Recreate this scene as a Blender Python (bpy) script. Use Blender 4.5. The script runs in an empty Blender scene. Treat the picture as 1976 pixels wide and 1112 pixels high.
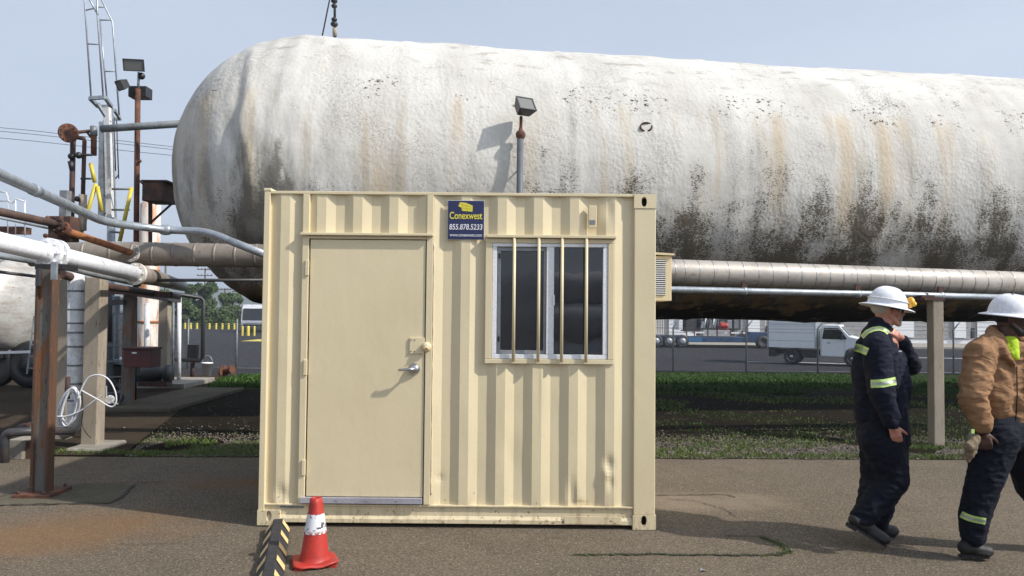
import bpy, bmesh, math, random
from mathutils import Vector, Matrix, noise as mnoise, Quaternion
random.seed(7)
R = math.radians
scene = bpy.context.scene
C = scene.collection

# ------------------------------------------------------------------ camera
F_PX = 1427.0
CAM_LOC = Vector((0, 0, 1.66))
CAM_ROT = Matrix.Rotation(R(90 + 1.85), 3, 'X') @ Matrix.Rotation(R(0.53), 3, 'Z')
cam = bpy.data.cameras.new('camera'); camo = bpy.data.objects.new('camera', cam); C.objects.link(camo)
cam.sensor_width = 36.0; cam.lens = 36.0 * F_PX / 1976.0; cam.clip_start = 0.05; cam.clip_end = 9000
camo.matrix_world = Matrix.Translation(CAM_LOC) @ CAM_ROT.to_4x4()
scene.camera = camo

def P(px, py, Y):
    """world point seen at photo pixel (px, py) on the vertical plane at depth Y"""
    d = CAM_ROT @ Vector(((px - 988) / F_PX, -(py - 556) / F_PX, -1.0))
    return CAM_LOC + d * (Y / d.y)
def XZ(px, py, Y):
    p = P(px, py, Y); return p.x, p.z

# ------------------------------------------------------------------ world, sun, exposure
SUN_DIR = Vector((1.0, -0.36, 0.92)).normalized()      # towards the sun
EL = math.asin(SUN_DIR.z); AZ = math.atan2(SUN_DIR.x, SUN_DIR.y)
w = bpy.data.worlds.new('World'); scene.world = w; w.use_nodes = True
nt = w.node_tree; nt.nodes.clear()
out = nt.nodes.new('ShaderNodeOutputWorld'); bg = nt.nodes.new('ShaderNodeBackground')
sky = nt.nodes.new('ShaderNodeTexSky'); sky.sky_type = 'NISHITA'; sky.sun_disc = False
sky.sun_elevation = EL; sky.sun_rotation = AZ; sky.air_density = 1.0; sky.dust_density = 1.5; sky.ozone_density = 1.5
tc = nt.nodes.new('ShaderNodeTexCoord'); mp = nt.nodes.new('ShaderNodeMapping'); mp.inputs['Scale'].default_value = (1.0, 1.0, 3.4)
nz = nt.nodes.new('ShaderNodeTexNoise'); nz.inputs['Scale'].default_value = 1.6; nz.inputs['Detail'].default_value = 7; nz.inputs['Roughness'].default_value = .55
mr = nt.nodes.new('ShaderNodeMapRange'); mr.inputs[1].default_value = .32; mr.inputs[2].default_value = .72; mr.inputs[3].default_value = .76; mr.inputs[4].default_value = .90
mx = nt.nodes.new('ShaderNodeMix'); mx.data_type = 'RGBA'; mx.inputs['B'].default_value = (5.7, 6.5, 7.9, 1)
nt.links.new(tc.outputs['Generated'], mp.inputs['Vector']); nt.links.new(mp.outputs[0], nz.inputs['Vector'])
nt.links.new(nz.outputs['Fac'], mr.inputs[0]); nt.links.new(mr.outputs[0], mx.inputs['Factor'])
dt = nt.nodes.new('ShaderNodeVectorMath'); dt.operation = 'DOT_PRODUCT'; dt.inputs[1].default_value = SUN_DIR; nt.links.new(tc.outputs['Generated'], dt.inputs[0])
gl_ = nt.nodes.new('ShaderNodeMapRange'); gl_.interpolation_type = 'SMOOTHSTEP'
for i_, x_ in zip((1, 2, 3, 4), (.42, 1.0, 1.0, 3.0)): gl_.inputs[i_].default_value = x_
nt.links.new(dt.outputs['Value'], gl_.inputs[0])
cl_ = nt.nodes.new('ShaderNodeVectorMath'); cl_.operation = 'SCALE'; cl_.inputs[0].default_value = (5.55, 6.25, 7.4); nt.links.new(gl_.outputs[0], cl_.inputs['Scale']); nt.links.new(cl_.outputs[0], mx.inputs['B'])
sp_ = nt.nodes.new('ShaderNodeSeparateXYZ'); nt.links.new(tc.outputs['Generated'], sp_.inputs[0])
zf_ = nt.nodes.new('ShaderNodeMapRange'); nt.links.new(sp_.outputs[2], zf_.inputs[0])
for i_, x_ in zip((1, 2, 3, 4), (.30, .85, 1.0, .45)): zf_.inputs[i_].default_value = x_
mf_ = nt.nodes.new('ShaderNodeMath'); mf_.operation = 'MULTIPLY'; nt.links.new(mr.outputs[0], mf_.inputs[0]); nt.links.new(zf_.outputs[0], mf_.inputs[1]); nt.links.new(mf_.outputs[0], mx.inputs['Factor'])
nt.links.new(sky.outputs[0], mx.inputs['A']); nt.links.new(mx.outputs['Result'], bg.inputs['Color'])
bg.inputs['Strength'].default_value = 0.097
nt.links.new(bg.outputs[0], out.inputs['Surface'])
sl = bpy.data.lights.new('sun', 'SUN'); slo = bpy.data.objects.new('sun', sl); C.objects.link(slo)
sl.energy = 4.5; sl.angle = R(1.2); sl.color = (1.0, 0.945, 0.865)
slo.rotation_mode = 'QUATERNION'; slo.rotation_quaternion = (-SUN_DIR).to_track_quat('-Z', 'Y'); slo.location = (30, -10, 30)
vs = scene.view_settings; vs.view_transform = 'Standard'; vs.look = 'None'; vs.exposure = 0.30; vs.gamma = 1.0
scene.render.use_motion_blur = False

# ------------------------------------------------------------------ materials
def lin(c):
    return tuple((x / 255.0 / 12.92 if x / 255.0 <= .04045 else ((x / 255.0 + .055) / 1.055) ** 2.4) for x in c) + (1,)
class NT:
    def __init__(s, name):
        s.m = bpy.data.materials.new(name); s.m.use_nodes = True; s.t = s.m.node_tree
        s.b = s.t.nodes['Principled BSDF']; s.o = s.t.nodes['Material Output']
        s.tcn = s.t.nodes.new('ShaderNodeTexCoord')
    def n(s, k): return s.t.nodes.new(k)
    def l(s, a, b): s.t.links.new(a, b)
    def coord(s, scale=(1, 1, 1), space='Object', loc=(0, 0, 0), rot=(0, 0, 0)):
        m = s.n('ShaderNodeMapping'); m.inputs['Scale'].default_value = scale; m.inputs['Location'].default_value = loc
        m.inputs['Rotation'].default_value = rot
        s.l(s.tcn.outputs[space], m.inputs['Vector']); return m.outputs[0]
    def noise(s, vec, scale, detail=4, rough=.55, dist=0):
        n = s.n('ShaderNodeTexNoise'); n.inputs['Scale'].default_value = scale; n.inputs['Detail'].default_value = detail
        n.inputs['Roughness'].default_value = rough; n.inputs['Distortion'].default_value = dist
        s.l(vec, n.inputs['Vector']); return n.outputs['Fac']
    def vor(s, vec, scale, feat='F1', rnd=1):
        n = s.n('ShaderNodeTexVoronoi'); n.feature = feat; n.inputs['Scale'].default_value = scale; n.inputs['Randomness'].default_value = rnd
        s.l(vec, n.inputs['Vector']); return n.outputs['Distance']
    def mr(s, v, a, b, c=0., d=1., smooth=True):
        n = s.n('ShaderNodeMapRange'); n.interpolation_type = 'SMOOTHSTEP' if smooth else 'LINEAR'
        for i, x in zip((1, 2, 3, 4), (a, b, c, d)): n.inputs[i].default_value = x
        s.l(v, n.inputs[0]); return n.outputs[0]
    def math(s, op, a, b=None, clamp=False):
        n = s.n('ShaderNodeMath'); n.operation = op; n.use_clamp = clamp
        for i, x in enumerate((a, b)):
            if x is None: continue
            if isinstance(x, (int, float)): n.inputs[i].default_value = x
            else: s.l(x, n.inputs[i])
        return n.outputs[0]
    def mix(s, f, a, b, blend='MIX'):
        n = s.n('ShaderNodeMix'); n.data_type = 'RGBA'; n.blend_type = blend
        if isinstance(f, (int, float)): n.inputs['Factor'].default_value = f
        else: s.l(f, n.inputs['Factor'])
        for k, x in (('A', a), ('B', b)):
            if isinstance(x, tuple): n.inputs[k].default_value = x if len(x) == 4 else x + (1,)
            else: s.l(x, n.inputs[k])
        return n.outputs['Result']
    def bump(s, h, strength=.5, dist=.01, prev=None):
        n = s.n('ShaderNodeBump'); n.inputs['Strength'].default_value = strength; n.inputs['Distance'].default_value = dist
        s.l(h, n.inputs['Height'])
        if prev is not None: s.l(prev, n.inputs['Normal'])
        return n.outputs[0]
    def sep(s, vec):
        n = s.n('ShaderNodeSeparateXYZ'); s.l(vec, n.inputs[0]); return n.outputs
    def fin(s, col=None, rough=.6, metal=0., normal=None, spec=None):
        if col is not None:
            if isinstance(col, tuple): s.b.inputs['Base Color'].default_value = col if len(col) == 4 else col + (1,)
            else: s.l(col, s.b.inputs['Base Color'])
        if isinstance(rough, (int, float)): s.b.inputs['Roughness'].default_value = rough
        else: s.l(rough, s.b.inputs['Roughness'])
        if isinstance(metal, (int, float)): s.b.inputs['Metallic'].default_value = metal
        else: s.l(metal, s.b.inputs['Metallic'])
        if normal is not None: s.l(normal, s.b.inputs['Normal'])
        if spec is not None: s.b.inputs['Specular IOR Level'].default_value = spec
        return s.m

def worn(name, c1, c2, scale=3., lo=.5, hi=.7, rough=.6, metal=0., bumps=.15, bscale=40, bdist=.004, stretch=(1, 1, 1), c3=None, spec=None):
    """paint or metal c1 with patches c2 (and fine flecks c3)"""
    t = NT(name); v = t.coord(stretch); n = t.noise(v, scale, 6, .62)
    col = t.mix(t.mr(n, lo, hi), c1, c2)
    if c3: col = t.mix(t.mr(t.noise(v, scale * 4.3, 5, .7), .60, .66), col, c3)
    fine = t.noise(t.coord(), bscale, 3)
    col = t.mix(t.mr(fine, .3, .7, .0, .16), col, (0.03, 0.028, 0.025, 1))
    return t.fin(col, rough, metal, t.bump(fine, bumps, bdist), spec)
M = {}
def plain(name, c, rough=.6, metal=0., var=.12, bs=60, bd=.002, spec=None):
    c2 = tuple(x * (1 - var * 2.2) for x in c[:3])
    return worn(name, c[:3], c2, 4, .35, .75, rough, metal, .2, bs, bd, spec=spec)

def m_beige():
    t = NT('beige_paint'); v = t.coord()
    big = t.noise(v, 1.3, 4); col = t.mix(t.mr(big, .35, .7), (.665, .570, .372), (.628, .534, .344))
    fine = t.noise(v, 55, 4, .6); col = t.mix(t.mr(fine, .35, .75, 0, .10), col, (.40, .32, .2))
    z = t.sep(v)[2]
    dirtz = t.mr(z, .02, .35, 1, 0); stn = t.noise(t.coord((9, 9, 1.2)), 2.2, 5, .6)
    col = t.mix(t.math('MULTIPLY', t.math('MULTIPLY', dirtz, t.mr(stn, .45, .7)), .5), col, (.27, .20, .12))
    drip = t.noise(t.coord((16, 4, .7)), 1.6, 4, .6)
    col = t.mix(t.mr(drip, .58, .78, 0, .13), col, (.34, .26, .16))
    chip = t.noise(t.coord(loc=(2, 5, 1)), 26, 4, .75); cz_ = t.mr(z, .30, .03, 0, 1); reg = t.noise(t.coord(loc=(1, 1, 4)), 3.1, 3)
    chm = t.math('MULTIPLY', t.mr(t.math('ADD', chip, t.math('MULTIPLY', cz_, .07)), .655, .68), t.math('MULTIPLY', t.mr(reg, .42, .5), t.mr(z, .42, .16)))
    col = t.mix(t.math('MULTIPLY', chm, .8), col, (.20, .095, .045))
    scr = t.noise(t.coord((3, 1, 22), loc=(3, 0, 0), rot=(0, .5, 0)), 2.4, 4, .7); col = t.mix(t.mr(scr, .66, .70, 0, .22), col, (.42, .34, .21))
    b = t.bump(t.noise(t.coord((1, 1, .6)), 6, 2), .25, .012)
    return t.fin(col, .42, 0, t.bump(fine, .10, .002, b), .4)
M['beige'] = m_beige()
M['beige_seal'] = plain('beige_sealed_paint', (.68, .58, .40), .5)
M['white'] = worn('white_paint', (.80, .80, .82), (.70, .68, .66), 3, .55, .85, .45, 0, .2, 30, .003, c3=(.5, .46, .4))
M['vinyl'] = plain('white_vinyl', (.78, .79, .80), .35, var=.03, bd=.0003)
M['grey_frame'] = plain('grey_aluminium', (.32, .33, .35), .4, .3)
M['galv'] = worn('galvanised_steel', (.36, .39, .42), (.26, .29, .31), 9, .4, .65, .38, .45, .15, 30, .002, c3=(.5, .52, .55))
M['galv_dull'] = worn('dull_grey_pipe', (.22, .24, .25), (.15, .16, .16), 6, .4, .65, .5, .15, .15, 30, .003, c3=(.35, .36, .36))
M['steel'] = plain('brushed_steel', (.50, .50, .52), .28, .9, .05)
M['sill'] = plain('grey_door_sill', (.42, .41, .46), .42, .2)
M['rust'] = worn('rusty_steel', (.145, .052, .026), (.065, .028, .018), 6, .38, .62, .85, 0, .5, 45, .006, c3=(.24, .11, .05))
M['rust_bright'] = worn('orange_rust', (.33, .125, .042), (.17, .065, .03), 9, .42, .66, .85, 0, .5, 60, .004, c3=(.42, .2, .08))
M['rust_dark'] = worn('dark_rusty_steel', (.055, .028, .022), (.12, .05, .028), 7, .45, .7, .8, 0, .4, 40, .004)
M['column'] = worn('rust_streaked_column', (.13, .125, .11), (.20, .075, .025), 5, .47, .60, .8, 0, .4, 45, .004, (1.6, 1.6, .35), c3=(.07, .04, .03))
M['column_edge'] = worn('orange_column_edge', (.105, .048, .024), (.06, .038, .027), 7, .42, .64, .8, 0, .4, 45, .004, (1.2, 1.2, .3), c3=(.17, .11, .065))
M['tanpost'] = worn('tan_concrete_post', (.34, .29, .225), (.26, .215, .165), 4, .4, .7, .85, 0, .3, 45, .004, (1.5, 1.5, .5), c3=(.20, .12, .07))
M['brownpipe'] = worn('brown_pipe_paint', (.085, .052, .042), (.14, .08, .055), 7, .45, .65, .6, 0, .2, 40, .003)
M['darkpipe'] = worn('dark_pipe', (.035, .037, .042), (.06, .05, .045), 7, .45, .65, .5, 0, .2, 40, .003)
M['black'] = plain('black_metal', (.018, .018, .02), .45)
M['rubber'] = worn('black_rubber', (.022, .022, .026), (.045, .043, .042), 9, .5, .75, .7, 0, .3, 70, .003)
M['yellow'] = worn('yellow_paint', (.62, .50, .05), (.5, .38, .05), 8, .5, .8, .5, 0, .2, 40, .003, c3=(.4, .2, .06))
M['stripe'] = worn('pale_yellow_tape', (.80, .56, .25), (.55, .38, .18), 14, .5, .8, .5, 0, .1, 60, .002)
M['oldwhite'] = worn('rusty_white_tank', (.62, .58, .52), (.45, .19, .07), 2.2, .46, .64, .7, 0, .2, 20, .004, (1.6, 1.6, .3), c3=(.5, .3, .16))
M['red_box'] = worn('dark_red_box', (.10, .022, .018), (.06, .02, .018), 5, .4, .7, .55)
M['concrete'] = worn('concrete', (.30, .275, .235), (.21, .19, .16), 3.2, .4, .7, .9, 0, .5, 45, .006, c3=(.36, .33, .28))
M['hose'] = plain('white_hose', (.74, .74, .76), .5, var=.05)
M['navy'] = None
def m_insul(name, c1, c2):
    t = NT(name); v = t.coord()
    big = t.noise(v, 2.5, 5); col = t.mix(t.mr(big, .35, .7), c1, c2)
    s2 = t.noise(t.coord((1, 1, 1)), 9, 5, .6); col = t.mix(t.mr(s2, .55, .75, 0, .5), col, (.10, .085, .07))
    return t.fin(col, .48, .25, t.bump(t.noise(v, 14, 3), .25, .01))
M['insul'] = m_insul('metal_jacket', (.40, .365, .32), (.30, .27, .235))
M['insul_old'] = m_insul('old_metal_jacket', (.30, .26, .215), (.20, .17, .14))
M['whitewrap'] = worn('white_wrap', (.66, .66, .65), (.42, .40, .37), 5, .45, .75, .55, 0, .3, 25, .006, c3=(.3, .27, .23))

def m_tank():
    t = NT('spray_foam'); v = t.coord(); X, Y_, Z = t.sep(v)
    n1 = t.noise(v, .9, 5, .6); col = t.mix(t.mr(n1, .35, .7), (.575, .56, .52), (.475, .455, .415)); grit = t.noise(t.coord((1, 1, 1.6), loc=(7, 1, 2)), 34, 6, .85); gm = t.mr(t.noise(t.coord((1.3, 1, .8)), 1.2, 5, .6), .38, .62, .12, .95)
    col = t.mix(t.math('MULTIPLY', t.mr(t.math('ADD', t.math('SUBTRACT', gm, 1.10), t.math('MULTIPLY', t.math('SUBTRACT', grit, .5), 4.5)), -.05, .12), .55), col, (.17, .15, .12))
    # tan weathering streaks running down
    st = t.noise(t.coord((1.5, .22, .16), loc=(3.4, 0, 0)), 1.35, 6, .6)
    zr = t.math('MULTIPLY', t.mr(Z, 1.05, .75), t.mr(Z, -1.9, -.3))
    col = t.mix(t.math('MULTIPLY', t.math('MULTIPLY', t.mr(st, .50, .70), zr), t.mr(grit, .40, .58, .80, .45)), col, (.43, .32, .18))
    gs = t.noise(t.coord((2.6, .4, .35), loc=(9, 0, 0)), 2.0, 6, .65)
    col = t.mix(t.math('MULTIPLY', t.mr(gs, .50, .72), t.mr(Z, 1.9, 0., .10, .55)), col, (.30, .285, .25))
    top = t.noise(t.coord((1.0, 2.5, 3.2)), 2.3, 7, .7)
    col = t.mix(t.math('MULTIPLY', t.mr(top, .54, .66), t.mr(Z, .9, 1.7, 0., .75)), col, (.30, .275, .235))
    # speckled black mould, heavier low down and towards the far right
    cell = t.noise(t.coord((1, 1, 1.7)), 30, 6, .78); s1 = t.noise(t.coord((1.5, .5, .34), loc=(1.7, 0, 0)), 1.5, 7, .66); s3 = t.noise(t.coord((1, 1, 1.25), loc=(6, 0, 2)), 1.25, 6, .62)
    H = t.mr(Z, .55, -1.75, 0, 1, False)
    xr = t.mr(X, 1.6, 5.2, -.10, .07, False)
    a = t.math('ADD', t.math('MULTIPLY', H, .70), t.math('MULTIPLY', t.math('SUBTRACT', s1, .5), 1.7)); a = t.math('ADD', a, xr)
    a = t.math('ADD', a, t.math('MULTIPLY', t.math('SUBTRACT', s3, .5), 1.5))
    soft = t.mr(a, .12, .95, 0, 1, False)
    brn = t.noise(v, 2.6, 5, .6)
    col = t.mix(t.math('MULTIPLY', t.mr(H, .45, .8), t.mr(brn, .4, .62, .1, .7)), col, (.30, .25, .20))
    mould = t.mr(t.math('ADD', t.math('SUBTRACT', soft, .58), t.math('MULTIPLY', t.math('SUBTRACT', cell, .5), 3.4)), -.06, .08)
    mould = t.math('MULTIPLY', mould, t.mr(soft, .02, .12))
    solid = t.mr(a, .66, .86)
    mould = t.math('MAXIMUM', mould, t.math('MULTIPLY', solid, .93))
    col = t.mix(t.math('MULTIPLY', mould, .90), col, (.032, .028, .021))
    halo = t.math('MULTIPLY', t.mr(soft, .25, .9), .40); col = t.mix(halo, col, (.17, .135, .09))
    # dark blotches beside the seam at the domed end
    dm = t.math('MULTIPLY', t.mr(X, -1.5, -.9), t.mr(X, -.1, -.5)); dz = t.math('MULTIPLY', t.mr(Z, .7, -.9), t.mr(Z, -2.0, -1.2))
    dn = t.noise(t.coord((2.0, .6, .8), loc=(4.4, 0, 0)), 2.2, 5, .6)
    dd = t.mr(t.math('ADD', t.math('MULTIPLY', t.math('MULTIPLY', dm, dz), .5), t.math('ADD', dn, t.math('MULTIPLY', cell, .45))), .90, 1.12)
    col = t.mix(t.math('MULTIPLY', dd, .8), col, (.10, .09, .07)); gl2 = t.noise(t.coord((1.6, .5, .4), loc=(2, 0, 0)), 2.4, 6, .68); col = t.mix(t.math('MULTIPLY', t.math('MULTIPLY', t.mr(gl2, .42, .66), t.mr(X, 1.2, -.6)), t.mr(Z, 1.3, -.6, .15, .65)), col, (.20, .185, .155))
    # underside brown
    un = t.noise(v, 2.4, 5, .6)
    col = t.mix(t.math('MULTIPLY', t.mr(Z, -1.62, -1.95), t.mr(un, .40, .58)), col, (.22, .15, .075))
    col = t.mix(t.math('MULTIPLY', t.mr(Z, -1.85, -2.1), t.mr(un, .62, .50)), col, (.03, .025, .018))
    # tiny pits along a horizontal belt
    pit = t.noise(t.coord((1, 1, 1.6), loc=(5, 2, 8)), 13, 3, .7); belt = t.math('MULTIPLY', t.mr(Z, 1.28, 1.12), t.mr(Z, .70, .86))
    pn = t.noise(t.coord((.9, .9, .9), loc=(2, 3, 1)), 1.1, 2)
    col = t.mix(t.math('MULTIPLY', t.math('MULTIPLY', t.mr(pit, .60, .63), belt), t.mr(pn, .46, .54)), col, (.05, .035, .025))
    d1 = t.vor(t.coord((1, 1, .8)), 21, 'SMOOTH_F1'); d2 = t.noise(v, 11, 4, .6); d3 = t.noise(v, 30, 3, .6)
    ww = t.mr(t.noise(v, .55, 3), .35, .6, .35, 1)
    h = t.math('MULTIPLY', t.math('ADD', t.math('MULTIPLY', d1, 1.1), t.math('ADD', t.math('MULTIPLY', d2, .55), t.math('MULTIPLY', d3, .45))), ww)
    return t.fin(col, .82, 0, t.bump(h, .42, .016), .15)
M['foam'] = m_tank()

def m_asphalt():
    t = NT('old_asphalt'); v = t.coord()
    a = t.noise(v, 70, 5, .85); b = t.noise(v, .6, 5, .6); c = t.noise(v, 3.0, 5, .6)
    col = t.mix(t.mr(b, .35, .7), (.152, .122, .089), (.120, .098, .072))
    col = t.mix(t.mr(c, .45, .75, 0, .4), col, (.088, .070, .050))
    col = t.mix(t.mr(a, .49, .57, 0, .70), col, (.050, .040, .030))
    lt_ = t.noise(t.coord(loc=(3, 3, 3)), 62, 5, .85); col = t.mix(t.mr(lt_, .54, .61, 0, .75), col, (.34, .295, .23)); fl = t.vor(v, 70); fl2 = t.noise(v, 41, 2)
    col = t.mix(t.math('MULTIPLY', t.mr(fl, .20, .10), t.mr(fl2, .54, .60)), col, (.46, .42, .36))
    X, Y_, Z = t.sep(v)
    # rust-coloured stain on the left
    def blob(cx, cy, rx, ry):
        dx = t.math('DIVIDE', t.math('SUBTRACT', X, cx), rx); dy = t.math('DIVIDE', t.math('SUBTRACT', Y_, cy), ry)
        return t.math('ADD', t.math('MULTIPLY', dx, dx), t.math('MULTIPLY', dy, dy))
    r1 = t.math('ADD', blob(-3.25, 5.55, 1.15, .85), t.math('MULTIPLY', t.noise(v, 1.6, 5, .65), 1.6))
    col = t.mix(t.mr(r1, 1.75, .45, 0, .55), col, (.225, .115, .045))
    r1b = t.math('ADD', blob(-2.6, 7.1, 1.1, .35), t.math('MULTIPLY', t.noise(v, 2.6, 5, .65), 1.6))
    col = t.mix(t.mr(r1b, 1.6, .6, 0, .45), col, (.20, .09, .035))
    r2 = t.math('ADD', blob(1.75, 6.6, 1.0, .42), t.math('MULTIPLY', t.noise(v, 2.4, 5, .65), 1.6))
    col = t.mix(t.mr(r2, 1.7, .7, 0, .45), col, (.25, .20, .15))
    mud = t.noise(t.coord((.5, 1.8, 1)), 2.2, 6, .7)
    col = t.mix(t.mr(mud, .58, .70, 0, .35), col, (.07, .055, .042))
    h = t.math('ADD', t.noise(v, 150, 2, .8), t.math('MULTIPLY', c, 2.0))
    return t.fin(col, .88, 0, t.bump(h, .6, .012), .10)
M['asphalt'] = m_asphalt()
def m_simple_ground(name, c1, c2, c3, s=1., bump=.02, fine=70):
    t = NT(name); v = t.coord(); a = t.noise(v, fine, 4, .7); b = t.noise(v, .7 * s, 6, .6); c = t.noise(v, 5 * s, 5, .6)
    col = t.mix(t.mr(b, .38, .66), c1, c2); col = t.mix(t.mr(c, .45, .7, 0, .6), col, c3)
    col = t.mix(t.mr(a, .46, .60, 0, .7), col, tuple(x * .35 for x in c3)); col = t.mix(t.mr(t.noise(t.coord(loc=(5, 5, 5)), fine * .8, 4, .8), .56, .64, 0, .5), col, tuple(min(1, x * 1.9) for x in c1))
    return t.fin(col, .97, 0, t.bump(a, .6, bump), .03)
M['soil'] = m_simple_ground('shade_dark_dirt', (.022, .018, .012), (.012, .010, .007), (.032, .027, .018))  # soil colour darkened to stand in for deep shadow under the tank
M['walk'] = m_simple_ground('worn_walkway', (.060, .045, .032), (.042, .033, .024), (.07, .054, .04), 1, .01, 90)
M['patch'] = m_simple_ground('concrete_patch', (.135, .12, .088), (.095, .082, .06), (.15, .135, .105), 2, .01, 110)
M['road'] = m_simple_ground('grey_road', (.040, .040, .044), (.034, .034, .038), (.048, .047, .050), .2, .01, 30)
M['turf'] = m_simple_ground('turf', (.018, .038, .008), (.03, .045, .012), (.045, .045, .024), 1, .03, 40)
M['hill'] = m_simple_ground('wooded_hill', (.05, .075, .04), (.10, .105, .06), (.03, .05, .03), .01, .5, .08)
def m_grass(name, a, b, c):
    t = NT(name); v = t.coord(); n = t.noise(v, 1.2, 4); n2 = t.noise(v, 25, 2)
    col = t.mix(t.mr(n, .35, .65), a, b); col = t.mix(t.mr(n2, .5, .7), col, c)
    return t.fin(col, .7, 0, None, .25)
M['grass'] = m_grass('grass_blades', (.065, .115, .022), (.10, .14, .035), (.19, .17, .075))
M['grass_lush'] = m_grass('lush_grass_blades', (.026, .070, .008), (.045, .100, .012), (.065, .11, .022))
M['leaf'] = m_grass('leaves', (.035, .06, .018), (.055, .085, .025), (.025, .04, .015))
M['bark'] = plain('bark', (.09, .07, .05), .9)
M['stone'] = m_grass('gravel_stones', (.135, .115, .09), (.08, .07, .055), (.22, .19, .155))
M['crack'] = plain('crack_fill', (.035, .032, .022), .95)
M['wood'] = plain('pole_wood', (.12, .09, .07), .9)

# ------------------------------------------------------------------ mesh builder
ORI = {}
class MB:
    def __init__(s): s.v = []; s.f = []; s.sm = []
    def add(s, vs, fs, smooth=False):
        o = len(s.v); s.v += [Vector(x) for x in vs]
        for f in fs: s.f.append([i + o for i in f]); s.sm.append(smooth)
        return s
    def box(s, x0, x1, y0, y1, z0, z1, M4=None):
        vs = [Vector((x, y, z)) for z in (z0, z1) for x, y in ((x0, y0), (x1, y0), (x1, y1), (x0, y1))]
        if M4 is not None: vs = [M4 @ q for q in vs]
        return s.add(vs, [(3, 2, 1, 0), (4, 5, 6, 7), (0, 1, 5, 4), (1, 2, 6, 5), (2, 3, 7, 6), (3, 0, 4, 7)])
    def boxc(s, c, sx, sy, sz, rot=None):
        m = Matrix.Translation(Vector(c)) @ (rot.to_4x4() if rot is not None else Matrix.Identity(4))
        return s.box(-sx / 2, sx / 2, -sy / 2, sy / 2, -sz / 2, sz / 2, m)
    def bar(s, a, b, wx, wy=None, up=Vector((0, 0, 1))):
        a = Vector(a); b = Vector(b); d = (b - a); L = d.length; d.normalize(); wy = wy or wx
        u = up - d * up.dot(d)
        if u.length < 1e-3: u = Vector((1, 0, 0)) - d * d.x
        u.normalize(); r = d.cross(u)
        vs = [p + r * sx * wx / 2 + u * sz * wy / 2 for p in (a, b) for sx, sz in ((-1, -1), (1, -1), (1, 1), (-1, 1))]
        return s.add(vs, [(3, 2, 1, 0), (4, 5, 6, 7), (0, 1, 5, 4), (1, 2, 6, 5), (2, 3, 7, 6), (3, 0, 4, 7)])
    def tube(s, pts, r, seg=12, cap=True, smooth=True, closed=False):
        pts = [Vector(p) for p in pts]; n = len(pts); rr = r if isinstance(r, (list, tuple)) else [r] * n
        tan = []
        for i in range(n):
            if closed: a, b = pts[i - 1], pts[(i + 1) % n]
            else: a, b = pts[max(i - 1, 0)], pts[min(i + 1, n - 1)]
            tan.append((b - a).normalized())
        u = Vector((0, 0, 1)) - tan[0] * tan[0].z
        if u.length < .05: u = Vector((1, 0, 0)) - tan[0] * tan[0].x
        u.normalize(); vs = []
        for i in range(n):
            if i: u = (u - tan[i] * u.dot(tan[i])).normalized()
            w_ = tan[i].cross(u)
            for k in range(seg):
                a = 2 * math.pi * k / seg; vs.append(pts[i] + (u * math.cos(a) + w_ * math.sin(a)) * rr[i])
        fs = []
        for i in range(n - 1 + (1 if closed else 0)):
            j = (i + 1) % n
            for k in range(seg): fs.append((i * seg + k, i * seg + (k + 1) % seg, j * seg + (k + 1) % seg, j * seg + k))
        s.add(vs, fs, smooth)
        if cap and not closed:
            o = len(s.v) - n * seg
            s.f.append([o + k for k in range(seg)][::-1]); s.sm.append(False)
            s.f.append([o + (n - 1) * seg + k for k in range(seg)]); s.sm.append(False)
        return s
    def cyl(s, a, b, r, seg=16, r2=None): return s.tube([a, b], [r, r if r2 is None else r2], seg)
    def lathe(s, prof, c=(0, 0, 0), axis=(0, 0, 1), seg=24, smooth=True):
        ax = Vector(axis).normalized(); u = Vector((1, 0, 0)) if abs(ax.x) < .8 else Vector((0, 0, 1))
        u = (u - ax * u.dot(ax)).normalized(); w_ = ax.cross(u); c = Vector(c); vs = []
        for r, z in prof:
            for k in range(seg):
                a = 2 * math.pi * k / seg; vs.append(c + ax * z + (u * math.cos(a) + w_ * math.sin(a)) * r)
        fs = [(i * seg + k, i * seg + (k + 1) % seg, (i + 1) * seg + (k + 1) % seg, (i + 1) * seg + k) for i in range(len(prof) - 1) for k in range(seg)]
        return s.add(vs, fs, smooth)
    def prism(s, poly, d, smooth=False):
        """poly: 3-D outline, d: extrusion vector"""
        n = len(poly); poly = [Vector(p) for p in poly]; d = Vector(d)
        vs = poly + [p + d for p in poly]
        return s.add(vs, [tuple(range(n))[::-1], tuple(range(n, 2 * n))] + [(i, (i + 1) % n, n + (i + 1) % n, n + i) for i in range(n)], smooth)
    def sph(s, c, r, seg=16, rings=10, scale=(1, 1, 1), rot=None):
        vs = []; fs = []; c = Vector(c)
        for i in range(rings + 1):
            th = math.pi * i / rings
            for k in range(seg):
                a = 2 * math.pi * k / seg
                p = Vector((math.sin(th) * math.cos(a) * scale[0], math.sin(th) * math.sin(a) * scale[1], math.cos(th) * scale[2])) * r
                if rot is not None: p = rot @ p
                vs.append(c + p)
        for i in range(rings):
            for k in range(seg): fs.append((i * seg + k, (i + 1) * seg + k, (i + 1) * seg + (k + 1) % seg, i * seg + (k + 1) % seg))
        return s.add(vs, fs, True)
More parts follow.
